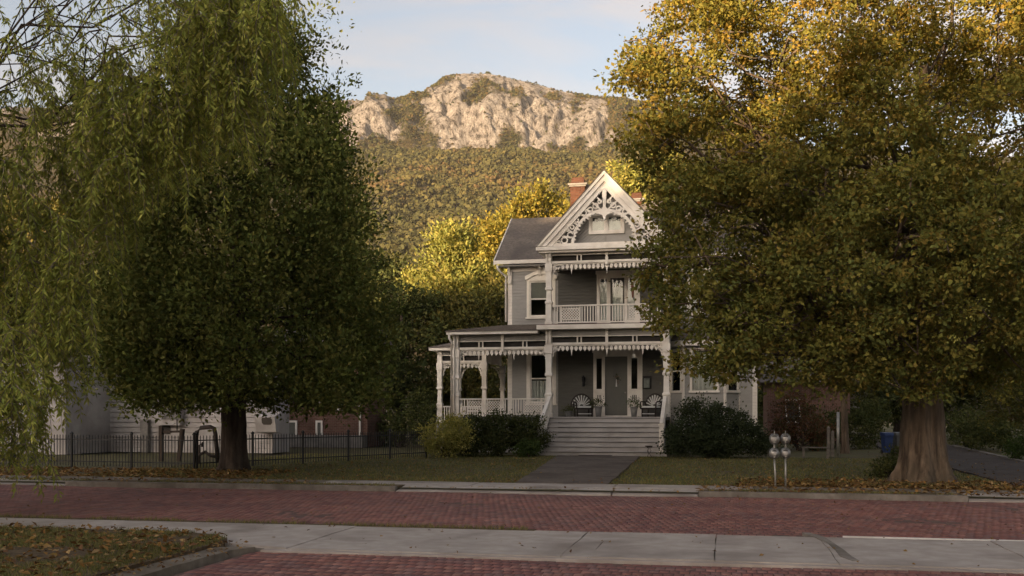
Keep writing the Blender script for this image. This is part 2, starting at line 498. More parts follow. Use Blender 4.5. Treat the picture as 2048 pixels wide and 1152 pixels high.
# near concrete strip: separate slabs with joints
strip = thing('near_sidewalk', (0, 0, 0), 'pale concrete strip between the two brick roads in the foreground', 'sidewalk')
tag(strip, kind='structure')
del strip['category']
SZ = -0.055
def joint_x(px, py):
    p = gp(px, py, SZ); return p[0]
xj = [-60, -30, -16.0, joint_x(300, 1052), joint_x(640, 1075), -1.85, joint_x(1190, 1100), joint_x(1432, 1085), joint_x(1655, 1095), joint_x(1672, 1095) + 2.0, 8.5, 11.5, 15, 22, 40, 60]
xj = sorted(xj)
for i in range(len(xj) - 1):
    x0, x1 = xj[i] + .005, xj[i + 1] - .005
    def yf(x): return STRIP_Y + .012 * (x + 4)
    def yt(x): return NEAR_Y + .012 * (x + 4)
    y0a, y0b = yf(x0), yf(x1)
    if x1 <= CORN_X - .3: y0a = y0b = 12.3
    elif x0 < CORN_X - .3:
        y0a = 12.3
    slab('slab', [(x0, y0a), (x1, y0b), (x1, yt(x1)), (x0, yt(x0))], -.18, SZ + random.uniform(-.006, .006), M['concrete'], strip)
b = MB(); b.box(-60, 60, 12.35, NEAR_Y - .1, -.19, SZ - .03); b.box(CORN_X, 60, STRIP_Y + .1, 12.4, -.19, SZ - .03)
b.build('joint_bed', M['kerb'], strip)
# pale lip along the viewer side
lip = [(CORN_X + .4 + i * .5, STRIP_Y - .06 + .012 * (CORN_X + 4.4 + i * .5) + random.uniform(-.008, .008)) for i in range(80)]
b = MB()
for p, q in zip(lip[:-1], lip[1:]):
    b.prism([(p[0], p[1] - .055), (q[0], q[1] - .055), (q[0], q[1] + .07), (p[0], p[1] + .07)], 'z', -.18, SZ - .018)
b.build('edging', M['concrete'], strip)
# curved tar joint
tp = [gp(*q, SZ + .006) for q in ((1612, 1065), (1640, 1074), (1662, 1086), (1680, 1100), (1692, 1112), (1712, 1121))]
b = MB()
for i in range(len(tp) - 1):
    w0, w1 = .05 + .015 * math.sin(i * 2.1), .05 + .015 * math.sin(i * 2.1 + 2.1)
    b.prism([(tp[i][0] - w0, tp[i][1]), (tp[i][0] + w0, tp[i][1]), (tp[i + 1][0] + w1, tp[i + 1][1]), (tp[i + 1][0] - w1, tp[i + 1][1])], 'z', SZ - .04, SZ + .0065)
b.build('tar_joint', M['kerb'], strip)
# white painted kerb line to the right of the tar joint, set among the bricks
x0 = gp(1675, 1063, ROADZ)[0]
b = MB(); b.box(x0, 30, NEAR_Y + .40, NEAR_Y + .49, ROADZ - .02, ROADZ + .016)
o = b.build('painted_line', M['white'], street)

# near-left grass corner with its kerb
corner = [(CORN_X - .2, 6.0), (CORN_X - .2, 11.2), (CORN_X - .32, 11.75), (CORN_X - .7, 12.1), (CORN_X - 1.3, 12.28), (-40, 12.28), (-40, 6.0)]
b = MB(); b.prism(corner, 'z', -.2, -.012)
o = b.build('near_lawn', M['earth'])
tag(o, 'leaf strewn grass corner at the near left', 'lawn', kind='structure')
kl = [(CORN_X - .2, 6.0), (CORN_X - .2, 11.2), (CORN_X - .02, 11.32), (CORN_X + .28, 11.32), (CORN_X + .12, 11.0), (CORN_X + .12, 6.0)]
o = slab('kerb', kl, -.2, -.052, M['dirty'], None, .3, .02)
tag(o, 'weathered concrete kerb round the near grass corner', 'kerb', kind='structure')
# thin grass verge along the far side of the near sidewalk
b = MB(); b.box(-40, CORN_X + 3.3, NEAR_Y - .02, NEAR_Y + .12, -.2, SZ + .004)
o = b.build('verge', M['earth']); tag(o, 'thin weedy grass edge between brick street and near concrete', 'verge', kind='structure')

# house side: kerb, apron, pavement, front walk, drive
xa0, xa1 = gp(745, 985)[0], gp(1395, 985)[0]      # dropped kerb in front of the walk
pave = thing('sidewalk', (0, 0, 0), 'concrete pavement along the front lawn of the grey house', 'sidewalk')
tag(pave, kind='structure'); del pave['category']
xs = [-60, -30, -22.5, -19, -15.5, -12, -8.9, -5.4, joint_x(1235, 975), .6, 3.8, 7, 10.2, 14, 30, 60]
for i in range(len(xs) - 1):
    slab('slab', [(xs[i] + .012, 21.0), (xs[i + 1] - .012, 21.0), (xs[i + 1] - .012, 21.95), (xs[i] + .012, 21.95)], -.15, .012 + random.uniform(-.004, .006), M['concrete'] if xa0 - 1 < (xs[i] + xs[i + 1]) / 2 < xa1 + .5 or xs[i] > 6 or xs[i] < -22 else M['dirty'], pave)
def ramp(name, x0, x1, mat, parent):
    b = MB(); y0, y1 = KERB_Y - .02, 21.0 - .004
    b.quadbox([(x0, y0, -.2), (x1, y0, -.2), (x1, y1, -.2), (x0, y1, -.2),
               (x0, y0, ROADZ + .02), (x1, y0, ROADZ + .02), (x1, y1, .008), (x0, y1, .008)])
    return b.build(name, mat, parent)
xm = joint_x(1225, 985)
ramp('dropped_kerb', xa0, xm - .015, M['concrete'], pave); ramp('dropped_kerb', xm + .015, xa1, M['concrete'], pave)
xd0 = gp(1930, 990)[0]
ramp('dropped_kerb', xd0, xd0 + 5.5, M['concrete'], pave)
xl0, xl1 = gp(60, 968)[0] - 9, gp(85, 968)[0]
ramp('dropped_kerb', xl0, xl1, M['concrete'], pave)
for i, (x0, x1) in enumerate(((xl1 + .02, xa0 - .02), (xa1 + .02, xd0 - .02))):
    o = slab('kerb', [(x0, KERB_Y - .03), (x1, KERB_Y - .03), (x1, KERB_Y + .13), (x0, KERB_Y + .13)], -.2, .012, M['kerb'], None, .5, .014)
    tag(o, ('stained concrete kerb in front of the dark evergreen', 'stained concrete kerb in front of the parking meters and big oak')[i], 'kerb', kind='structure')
    b = MB(); b.box(x0, x1, KERB_Y + .135, 20.99, -.2, .006)
    o = b.build('verge', M['earth']); tag(o, ('worn grass verge behind the kerb left of the walk', 'worn grass verge behind the kerb right of the walk')[i], 'verge', kind='structure')
WK0, WK1, WK2, WK3 = gp(1042, 963), gp(1226, 963), (-2.95, 36.0), (-5.95, 36.0)
o = slab('front_walk', [(WK0[0], 21.96), (WK1[0], 21.96), WK2, WK3], -.1, .022, M['walk'], None, .4, .03)
tag(o, 'dark worn front walk leading to the porch steps', 'walk', kind='structure')
o = slab('driveway', [(6.15, 21.96), (9.3, 21.96), (9.1, 34), (10.3, 50), (13, 66), (9.5, 66), (7.0, 50), (6.3, 36)], -.1, .02, M['asphalt'], None, .5, .05)
tag(o, 'dark asphalt driveway running back past the big oak', 'driveway', kind='structure')
o = slab('kerb', [(9.32, 22.6), (9.5, 22.6), (9.32, 34), (10.5, 50), (10.32, 50), (9.14, 34)], -.1, .06, M['kerb'], None, .5, .02)
tag(o, 'low concrete kerb along the far side of the driveway', 'kerb', kind='structure')
# ------------------------------------------------------------------ the grey house
HX, HY = -4.44, 38.52
house = thing('victorian_house', (HX, HY, 0), 'grey two storey wooden house with white gingerbread gable, balcony and wraparound porch', 'house')
def uu(px, v):
    k = (px - 1024) / F
    # (x*CY + y*SY) = k*(-x*SY + y*CY) with x = HX+u, y = HY+v
    y = HY + v
    return y * (k * CY - SY) / (CY + k * SY) - HX
def zz(py, u, v):
    D = -(HX + u) * SY + (HY + v) * CY
    return EYE + (HZ - py) / F * D
W, G_, S = M['white'], M['trimgrey'], M['siding']
FZ, BZ = 1.41, 5.0           # porch floor, balcony floor
VW = 2.2                     # front wall plane
U0, U1 = uu(1017, VW), uu(1513, VW)
PU = 2.27                    # posts of the entrance bay at +-PU

# --- siding: lapped boards around openings
def clapboards(b, u0, u1, z0, z1, v, openings=(), rowh=0.13, ax='u', sgn=-1):
    z = z0
    while z < z1 - 1e-4:
        zt = min(z + rowh, z1)
        segs = [(u0, u1)]
        for (a0, a1, c0, c1) in openings:
            if zt > c0 + .02 and z < c1 - .02:
                ns = []
                for s0, s1 in segs:
                    if a1 <= s0 or a0 >= s1: ns.append((s0, s1)); continue
                    if a0 > s0: ns.append((s0, a0))
                    if a1 < s1: ns.append((a1, s1))
                segs = ns
        for s0, s1 in segs:
            vb, vt, vi = v + sgn * .036, v + sgn * .002, v - sgn * .03
            P = [(s0, vb, z), (s1, vb, z), (s1, vi, z), (s0, vi, z), (s0, vt, zt + .012), (s1, vt, zt + .012), (s1, vi, zt + .012), (s0, vi, zt + .012)]
            if ax == 'v': P = [(p[1], p[0], p[2]) for p in P]
            b.quadbox(P)
        z = zt

# --- openings in the front wall
w2u0, w2u1 = uu(1060, VW), uu(1105, VW)
w2z0, w2z1 = zz(634, w2u0, VW), zz(563, w2u0, VW)
w1u0, w1u1 = w2u0 + .02, w2u1 + .0
w1z0, w1z1 = FZ + .55, 4.0
bd0, bd1 = uu(1194, VW), uu(1280, VW)       # balcony door group
bdz1 = zz(549, bd0, VW)
fd0, fd1 = uu(1187, VW), uu(1285, VW)       # entrance group
fdz1 = zz(706, fd0, VW)
r2u0, r2u1 = 3.1, 4.1
r2z0, r2z1 = w2z0, w2z1
bayu0, bayu1 = uu(1341, VW), uu(1478, VW)
EAVE = 7.55
b = MB()
ops = [(w2u0, w2u1, w2z0, w2z1), (w1u0, w1u1, w1z0, w1z1), (bd0, bd1, BZ, bdz1), (fd0, fd1, FZ, fdz1),
       (r2u0, r2u1, r2z0, r2z1), (bayu0 + .15, bayu1 - .15, .6, 4.1)]
clapboards(b, U0, -PU, .55, EAVE, VW, ops); clapboards(b, PU, U1, .55, EAVE, VW, ops)
o = b.build('front_siding', S, house); tag(o, 'grey lapped siding of the front wall', kind='stuff')
b = MB(); clapboards(b, -PU, PU, .55, EAVE, VW, ops); o = b.build('porch_siding', M['porchwall_shade'], house); tag(o, 'olive grey siding behind the porch and balcony, darkened to imitate shade', kind='stuff')
b = MB(); clapboards(b, VW, 9.0, .55, EAVE, U0, (), ax='v', sgn=-1)
clapboards(b, VW, 9.0, .55, EAVE, U1, (), ax='v', sgn=1)
clapboards(b, U0, U1, .55, EAVE, 9.0, (), sgn=1)
o = b.build('side_siding', S, house); tag(o, kind='stuff')
b = MB(); b.box(U0 + .02, U1 - .02, VW + .04, 8.96, 0, .56); b.build('foundation', M['stone'], house)
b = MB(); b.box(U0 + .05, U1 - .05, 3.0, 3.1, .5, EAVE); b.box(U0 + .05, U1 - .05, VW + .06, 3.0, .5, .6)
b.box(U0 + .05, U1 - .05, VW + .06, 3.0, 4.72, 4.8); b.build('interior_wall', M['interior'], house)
for u, s in ((U0, 1), (U1, -1)):
    b = MB(); b.box(u - .03 if s > 0 else u - .16, u + .16 if s > 0 else u + .03, VW - .035, VW + .1, .55, EAVE - .02); b.build('corner_board', W, house)
    b = MB(); b.prism([(u + s * .0, EAVE - .62), (u + s * .0 + s * .14, EAVE - .62), (u + s * .16, EAVE - .1), (u - s * .02, EAVE - .1)], 'y', VW - .12, VW - .037); b.build('corner_capital', W, house)

# --- windows
def window(u0, u1, z0, z1, v, hood=None, casing=.13, mid=True, curtain=0.0, name='window', rot=None, dark=False):
    w = bpy.data.objects.new(name, None); col.objects.link(w); w.parent = house
    w.location = (u0, v, z0)
    if rot: w.rotation_euler = (0, 0, rot)
    w_, h = u1 - u0, z1 - z0
    b = MB(); c = casing
    b.box(-c, .0, -.05, .06, -.02, h + .0); b.box(w_, w_ + c, -.05, .06, -.02, h + .0)
    b.box(-c - .01, w_ + c + .01, -.055, .06, h, h + c)
    b.build('casing', M['cream'] if hood else W, w)
    b = MB(); b.box(-c - .05, w_ + c + .05, -.10, .05, -.08, -.02); b.build('sill', W, w)
    if hood:
        b = MB(); hw = w_ / 2 + c + .06
        pts = [(w_ / 2 - hw, h + c - .06), (w_ / 2 - hw, h + c + .08), (w_ / 2 - hw * .45, h + c + .25), (w_ / 2, h + c + .31), (w_ / 2 + hw * .45, h + c + .25),
               (w_ / 2 + hw, h + c + .08), (w_ / 2 + hw, h + c - .06), (w_ / 2 + hw - .08, h + c - .06), (w_ / 2 + hw * .4, h + c + .11), (w_ / 2, h + c + .16),
               (w_ / 2 - hw * .4, h + c + .11), (w_ / 2 - hw + .08, h + c - .06)]
        b.prism(pts, 'y', -.13, -.057)
        b.prism([(w_ / 2 - hw + .07, h + .02), (w_ / 2 - hw + .07, h + c - .05), (w_ / 2, h + c + .2), (w_ / 2 + hw - .07, h + c - .05), (w_ / 2 + hw - .07, h + .02)], 'y', -.075, -.056)
        b.build('hood', M['cream'], w)
    b = MB(); s = .05
    b.box(0, s, -.01, .035, 0, h); b.box(w_ - s, w_, -.01, .035, 0, h); b.box(s, w_ - s, -.01, .035, 0, .07); b.box(s, w_ - s, -.01, .035, h - .06, h)
    if mid: b.box(s, w_ - s, -.012, .034, h * .5 - .025, h * .5 + .03)
    b.build('sash', W, w)
    halves = ((.07, h * .5 - .025), (h * .5 + .03, h - .06)) if mid else ((.07, h - .06),)
    for q0, q1 in halves:
        b = MB(); b.box(s, w_ - s, .010, .016, q0, q1); b.build('pane', M['glass'], w)
    if curtain:
        b = MB(); n = 26
        zc0, zc1 = 0.0, h * curtain if curtain < 1 else h
        top = h if curtain >= 1 else h * curtain
        pts = [(w_ * i / n, .10 + .022 * math.sin(i * 1.9) + .012 * math.sin(i * .7)) for i in range(n + 1)]
        bb = len(b.v)
        for x, y in pts: b.v += [(x, y, 0), (x, y, top), ]
        for i in range(n): b.f.append((bb + 2 * i, bb + 2 * i + 2, bb + 2 * i + 3, bb + 2 * i + 1))
        b.build('curtain', M['curtain'], w)
    return w
w = window(w2u0, w2u1, w2z0, w2z1, VW, hood=True, curtain=.0)
b = MB(); b.box(.03, w2u1 - w2u0 - .03, .06, .065, (w2z1 - w2z0) * .52, (w2z1 - w2z0) * .98); b.build('blind', M['trimgrey'], w)
window(w1u0, w1u1, w1z0, w1z1, VW, hood=None, casing=.16, curtain=.46)
window(r2u0, r2u1, r2z0, r2z1, VW, hood=True, curtain=1.0)

# --- bay window on the right
by = -.75
bp = [(bayu0, VW), (bayu0 + .55, VW + by), (bayu1 - .55, VW + by), (bayu1, VW)]
def bayface(p, q, zs0, zs1, nm):
    L = math.dist(p, q); ang = math.atan2(q[1] - p[1], q[0] - p[0])
    e = bpy.data.objects.new('bay_side', None); col.objects.link(e); e.parent = house
    e.location = (p[0], p[1], 0); e.rotation_euler = (0, 0, ang)
    m0, m1 = (.16, L - .16) if L < 1.2 else (.34, L - .34)
    b = MB(); clapboards(b, 0, L, .5, 4.15, 0, [(m0, m1, zs0, zs1)]); o = b.build('siding', S, e); tag(o, kind='stuff')
    b = MB()
    for a in (0, L): b.box(a - .05, a + .05, -.045, .03, .5, 4.2)
    b.build('corner_board', W, e)
    b = MB(); c = .1
    b.box(m0 - c, m0, -.06, .03, zs0 - .02, zs1 + c); b.box(m1, m1 + c, -.06, .03, zs0 - .02, zs1 + c); b.box(m0, m1, -.06, .03, zs1, zs1 + c)
    b.box(m0 - c - .04, m1 + c + .04, -.10, .03, zs0 - .1, zs0 - .02)
    b.box(m0, m1, -.02, .03, (zs0 + zs1) / 2 - .025, (zs0 + zs1) / 2 + .025)
    b.build('window_frame', W, e)
    b = MB(); b.box(m0, m1, .0, .006, zs0 - .02, zs1); b.build('pane', M['glass'], e)
    b = MB(); n = 18
    for i in range(n + 1): b.v += [(m0 + (m1 - m0) * i / n, .09 + .02 * math.sin(i * 2.0), zs0), (m0 + (m1 - m0) * i / n, .09 + .02 * math.sin(i * 2.0), zs1)]
    for i in range(n): b.f.append((2 * i, 2 * i + 2, 2 * i + 3, 2 * i + 1))
    b.build('curtain', M['curtain'], e)
bz0, bz1 = zz(780, 3.8, VW + by), 4.0
for i in range(3): bayface(bp[i], bp[i + 1], bz0, bz1, i)
b = MB(); b.prism([(p[0], p[1]) for p in (bp[0], bp[1], bp[2], bp[3])], 'z', .0, .5); b.build('bay_foundation', M['stone'], house)
b = MB(); ex = [(bayu0 - .2, VW), (bayu0 + .45, VW + by - .25), (bayu1 - .45, VW + by - .25), (bayu1 + .2, VW)]
b.prism(ex, 'z', 4.2, 4.42); b.build('bay_cornice', W, house)
b = MB(); k = len(b.v); b.v += [(x, y, 4.425) for x, y in ex] + [(bayu0 + .5, VW, 4.95), (bayu1 - .5, VW, 4.95)]
b.f += [(0, 1, 4), (1, 2, 5, 4), (2, 3, 5), (0, 4, 5, 3), (0, 3, 2, 1)]; b.build('bay_roof', M['shingle'], house)

# --- roofs with shingle courses
def shingle_slope(b, e0, e1, r0, r1, exp=.15, wid=.28, th=.014):
    """eave e0->e1, ridge r0->r1; little overlapping slabs with jitter"""
    e0, e1, r0, r1 = map(Vector, (e0, e1, r0, r1))
    n = max(2, int(((r0 - e0).length + (r1 - e1).length) / 2 / exp))
    nor = (e1 - e0).cross(r0 - e0).normalized()
    if nor.z < 0: nor = -nor
    for i in range(n):
        a0, a1 = e0.lerp(r0, i / n), e1.lerp(r1, i / n)
        c0, c1 = e0.lerp(r0, min(1, (i + 1.15) / n)), e1.lerp(r1, min(1, (i + 1.15) / n))
        L = (a1 - a0).length
        if L < .1: continue
        k = max(1, int(L / wid))
        off = random.random() / k
        ts = [0.0] + [min(1, max(0, (j + off) / k)) for j in range(k)] + [1.0]
        for t0, t1 in zip(ts[:-1], ts[1:]):
            if t1 - t0 < .004: continue
            g = .006 / L
            j = random.uniform(0, .006); h = random.uniform(0, .005)
            A, B = a0.lerp(a1, t0 + g), a0.lerp(a1, t1 - g)
            Cc, Dd = c0.lerp(c1, t1 - g), c0.lerp(c1, t0 + g)
            dn = (a0 - c0).normalized() * j
            kb = len(b.v)
            b.v += [tuple(A + dn + nor * (th + h)), tuple(B + dn + nor * (th + h)), tuple(Cc + nor * .003), tuple(Dd + nor * .003), tuple(A + dn), tuple(B + dn)]
            b.f += [(kb, kb + 1, kb + 2, kb + 3), (kb + 4, kb + 5, kb + 1, kb)]
def roof_plane(name, e0, e1, r0, r1, th=.1, mat=None, eave_trim=True):
    """deck slab below plus shingles"""
    b = MB()
    d = Vector((0, 0, -th))
    P = [Vector(e0) + d, Vector(e1) + d, Vector(r1) + d, Vector(r0) + d, e0, e1, r1, r0]
    b.quadbox(P); o = b.build(name, M['shingle'], house)
    s = MB(); shingle_slope(s, e0, e1, r0, r1); so = s.build('shingles', M['shingle'], o); tag(so, kind='stuff')
    return o
EU0, EU1 = uu(990, VW - .4), U1 + .5
ez = zz(521, EU0, VW - .45)
RV, RZ = 5.2, zz(438, uu(1016, 5.2), 5.2)
roof_plane('roof', (EU0, VW - .45, ez), (EU1, VW - .45, ez), (EU0 + .0, RV, RZ), (EU1, RV, RZ), .12)
roof_plane('rear_roof', (EU1, 9.45, ez - .3), (EU0, 9.45, ez - .3), (EU1, RV, RZ), (EU0, RV, RZ), .12)
for u, s in ((U0, -1), (U1, 1)):      # side gable walls
    b = MB(); b.prism([(VW, EAVE), (9.0, EAVE), (RV, RZ - .14)], 'x', u - .03, u + .03); b.build('side_gable', S, house)
b = MB(); b.box(EU0, EU1, VW - .45 - .1, VW - .452, ez - .17, ez - .02); b.build('gutter', W, house)
b = MB(); b.box(EU0 + .1, EU1 - .1, VW - .44, VW - .03, ez - .26, ez - .20); b.build('soffit', G_, house)
b = MB(); b.box(U0 - .02, U1 + .02, VW - .06, VW + .02, EAVE - .12, ez - .27); b.build('frieze_board', W, house)
for px in (1016, 1077):
    u = uu(px, VW)
    b = MB(); b.prism([(VW - .36, ez - .262), (VW - .062, ez - .262), (VW - .062, EAVE - .36), (VW - .14, EAVE - .3), (VW - .2, EAVE - .12)], 'x', u + .03, u + .13); b.build('bracket', W, house)
# rake boards
for u in (EU0, EU1):
    b = MB(); s = -1 if u == EU0 else 1
    b.prism([(VW - .5, ez - .2), (VW - .5, ez + .0), (RV, RZ + .02), (9.5, ez - .3), (9.5, ez - .5), (RV, RZ - .2)], 'x', u + s * .005, u + s * .045); b.build('rake_board', W, house)
# downspout on the left corner of the wing
b = MB(); zt = ez - .2
b.tube([(EU0 + .12, VW - .5, zt), (EU0 + .13, VW - .48, zt - .14), (EU0 + .25, VW - .35, zt - .3), (U0 - .08, VW - .12, zt - .42), (U0 - .09, VW - .08, zt - .6), (U0 - .09, VW - .08, BZ + .35)], .045, 8)
b.build('downspout', W, house, True)
# hip over the rear of the house
a = (3.0, 7.5, 11.35); hb = [(-2.5, 4.2, 8.9), (6.2, 4.2, 8.9), (6.2, 11.5, 8.9), (-2.5, 11.5, 8.9)]
roof_plane('hip_roof', hb[0], hb[1], (1.2, 7.2, 11.2), (3.4, 7.2, 11.2), .05)
roof_plane('hip_roof', hb[1], hb[2], (3.4, 7.2, 11.2), (3.4, 8.2, 11.2), .05)
roof_plane('hip_roof', hb[3], hb[0], (1.2, 8.2, 11.2), (1.2, 7.2, 11.2), .05)

# --- chimneys: brick shaft, corbelled collar, tapering pot top
def chimney(px0, px1, pytop, v, z0):
    u0, u1 = uu(px0, v), uu(px1, v); um, h = (u0 + u1) / 2, (u1 - u0) / 2
    zt = zz(pytop, um, v)
    c = bpy.data.objects.new('chimney', None); col.objects.link(c); c.parent = house; c.location = (um, v, z0)
    t = zt - z0
    b = MB(); b.box(-h * .86, h * .86, -h * .7, h * .7, 0, t - .42)
    for k in range(4): b.box(-h * .86 + .02 + k * h * .46, -h * .86 + .02 + k * h * .46 + h * .22, -h * .74, -h * .7 + .01, t - .62, t - .42)
    b.build('shaft', M['redbrick'], c)
    b = MB(); b.box(-h * .98, h * .98, -h * .82, h * .82, t - .42, t - .36); b.box(-h * 1.12, h * 1.12, -h * .95, h * .95, t - .36, t - .28); b.build('corbel', M['stone'], c)
    b = MB(); b.lathe([(h * .80, t - .28), (h * .72, t - .1), (h * .62, t)], 0, 0, 4, math.pi / 4, True); b.build('cap', M['redbrick'], c)
    return c
chimney(1140, 1174, 357, 6.3, 8.5)
chimney(1260, 1288, 387, 8.6, 8.5)

# --- entrance gable over the two storey porch
GV = -.38                                   # front of the rake boards
gu = uu(1208, GV); gtl = uu(1073, GV)
GH = gu - gtl; gz0, gz1 = zz(493, gtl, GV), zz(341, gu, GV)
def rk(off, dz=0):
    """points of the rake outline moved inwards by off (perpendicular)"""
    sl = (gz1 - gz0) / GH; k = off * math.sqrt(1 + sl * sl)
    return k, sl
gab = bpy.data.objects.new('front_gable', None); col.objects.link(gab); gab.parent = house; gab.location = (gu, 0, gz0)
HZZ = gz1 - gz0
def rake(o0, o1, v0, v1, name, mat):
    k0, sl = rk(o0); k1, _ = rk(o1)
    for s in (-1, 1):
        b = MB(); pts = [(s * (GH - k0 / sl), 0), (0, HZZ - k0), (0, HZZ - k1), (s * (GH - k1 / sl), 0)]
        if s > 0: pts = pts[::-1]
        b.prism(pts, 'y', v0, v1); b.build(name, mat, gab)
rake(-.03, .10, GV - .02, GV + .30, 'rake_crown', M['cream'])
rake(.10, .22, GV + .04, GV + .30, 'rake_board', W)
rake(.22, .27, GV + .01, GV + .30, 'rake_bead', W)
rake(.27, .44, GV + .08, GV + .30, 'rake_board', W)
for s in (-1, 1):
    e0, e1 = (s * (GH + .05), GV - .03, -.02), (s * (GH + .05), 5.3, -.02)
    r0, r1 = (0, GV - .03, HZZ + .05), (0, 5.3, HZZ + .05)
    b = MB(); d = Vector((0, 0, -.05)); b.quadbox([Vector(e0) + d, Vector(e1) + d, Vector(r1) + d, Vector(r0) + d, e0, e1, r1, r0]); o = b.build('gable_roof', M['shingle'], gab)
    sm = MB(); shingle_slope(sm, e0, e1, r0, r1); so = sm.build('shingles', M['shingle'], o); tag(so, kind='stuff')
# gable wall with diagonal boards and the double window
GWV = GV + .62
gw0, gw1 = uu(1178, GWV) - gu, uu(1249, GWV) - gu
gwz0, gwz1 = zz(468, gu, GWV) - gz0, zz(428, gu, GWV) - gz0
b = MB(); kk = .42; sl = HZZ / GH
b.prism([(-GH + .1, .0), (0, HZZ - .12), (GH - .1, .0)], 'y', GWV + .025, GWV + .06); b.build('gable_backing', S, gab)
b = MB(); step = .11
for s in (-1, 1):
    n = int((GH * 2) / step)
    for i in range(n):
        c0 = -.2 + i * step * 1.2            # boards run diagonally down and outwards
        pa, pb = Vector((s * 0.0, 0, c0 * 1.0)), Vector((s * 3.0, 0, c0 - 3.0 * .8))
        # clip to triangle: keep 0<=z and below the rake
        pts = []
        for t in np.linspace(0, 1, 61):
            p = pa.lerp(pb, t)
            if p.z > .02 and p.z < HZZ - .2 - sl * abs(p.x): pts.append(p)
        if len(pts) > 2: b.bar((pts[0].x, GWV + .012, pts[0].z), (pts[-1].x, GWV + .012, pts[-1].z), .024, step * .82, up=(0, -1, 0) if False else (0, 0, 1))
o = b.build('diagonal_boards', S, gab); tag(o, kind='stuff')
gwn = bpy.data.objects.new('gable_window', None); col.objects.link(gwn); gwn.parent = gab; gwn.location = (gw0, GWV, gwz0)
ww, hh = gw1 - gw0, gwz1 - gwz0
b = MB(); c = .11
b.box(0, c, -.09, .0, 0, hh); b.box(ww - c, ww, -.09, .0, 0, hh); b.box(c, ww - c, -.09, .0, 0, c); b.box(c, ww - c, -.09, .0, hh - c * .9, hh)
b.box(ww / 2 - .06, ww / 2 + .06, -.088, .0, c, hh - c * .9); b.build('casing', W, gwn)
for s0, s1 in ((c, ww / 2 - .06), (ww / 2 + .06, ww - c)):
    b = MB(); t = .035
    b.box(s0, s0 + t, -.055, -.02, c, hh - c); b.box(s1 - t, s1, -.055, -.02, c, hh - c); b.box(s0 + t, s1 - t, -.055, -.02, c, c + t); b.box(s0 + t, s1 - t, -.055, -.02, hh - c - t, hh - c); b.build('sash', W, gwn)
    b = MB(); b.box(s0 + t, s1 - t, -.036, -.032, c + t, hh - c - t); b.build('pane', M['glass'], gwn)
    b = MB(); b.box(s0 + t, s1 - t, -.022, -.018, c + t, hh - c - t - .16)
    zt = hh - c - t - .16
    for k in range(7):
        x = s0 + t + (s1 - s0 - 2 * t) * (k + .5) / 7
        b.box(x - .022, x + .022, -.024, -.017, zt - .02, zt + .03 + .02 * math.sin(k * 2.0))
    b.build('curtain', M['curtain'], gwn)
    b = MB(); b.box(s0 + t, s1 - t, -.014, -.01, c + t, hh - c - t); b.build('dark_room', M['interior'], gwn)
# bargeboard lace: an arch with leaf points, scrolls and a centre pendant
LV0, LV1 = GV + .11, GV + .16
ar, az = 1.17, .10
def ring(b, cx, cz, r0, r1, t0, t1, n=24):
    for i in range(n):
        a0, a1 = t0 + (t1 - t0) * i / n, t0 + (t1 - t0) * (i + 1) / n
        pts = [(cx + r * math.cos(a), cz + r * math.sin(a)) for r, a in ((r0, a0), (r0, a1), (r1, a1), (r1, a0))]
        b.prism(pts, 'y', LV0, LV1)
b = MB(); ring(b, 0, az, ar, ar + .11, 0, math.pi, 40); b.build('arch_board', W, gab)
b = MB()
for i in range(1, 26):        # little leaf points hanging inside the arch
    a = math.pi * i / 26; big = .10 if i % 4 == 2 else .055
    p = lambda r, a: (r * math.cos(a), az + r * math.sin(a))
    b.prism([p(ar + .02, a - .045), p(ar + .02, a + .045), p(ar - big, a + .012), p(ar - big, a - .012)], 'y', LV0 + .004, LV1 - .004)
b.build('arch_points', W, gab)
b = MB()                       # spandrel scrolls: rings and curved stems touching arch and rake
def inrake(x, z): return z < HZZ - .46 * math.sqrt(1 + sl * sl) - sl * abs(x) + .04
for s in (-1, 1):
    for (cx, cz, r) in ((1.32, .42, .13), (1.55, .22, .14), (1.78, .12, .10), (1.25, .72, .10), (1.08, .98, .10), (.80, 1.24, .13), (.55, 1.36, .12), (.98, 1.18, .07), (1.42, .62, .075), (.34, 1.50, .12), (.18, 1.66, .09)):
        if cz - r < 0: cz = r + .02
        ring(b, s * cx, cz, r - .05, r, 0, 2 * math.pi, 14)
    for x0, z0, x1, z1 in ((1.28, .02, 1.98, .12), (1.15, .30, 1.72, .40), (1.22, .52, 1.50, .66), (1.02, .80, 1.28, .92), (.70, 1.14, 1.06, 1.22), (.42, 1.26, .82, 1.42), (.12, 1.34, .55, 1.72), (.10, 1.62, .36, 1.92), (1.9, .02, 2.2, .05)):
        b.bar((s * x0, (LV0 + LV1) / 2, z0), (s * x1, (LV0 + LV1) / 2, z1), .046, .055)
b.build('spandrel_lace', W, gab)
b = MB()
top = HZZ - .44 * math.sqrt(1 + sl * sl) + .1
b.prism([(-.085, top - .25), (-.06, top), (.06, top), (.085, top - .25), (.05, 1.45), (.14, 1.34), (.30, 1.30), (.22, 1.18), (.08, 1.14), (.05, 1.02), (0, .90), (-.05, 1.02), (-.08, 1.14), (-.22, 1.18), (-.30, 1.30), (-.14, 1.34), (-.05, 1.45)], 'y', LV0 - .02, LV1 + .004)
b.build('centre_pendant', W, gab)
# base cornice of the gable
b = MB(); b.box(-GH - .02, GH + .02, GV - .03, 1.2, -.16, -.03); b.box(-GH + .35, GH - .35, GV + .10, 1.2, -.028, .10); b.box(-GH + .06, GH - .06, GV + .08, 1.2, -.24, -.162)
b.build('gable_cornice', W, gab)

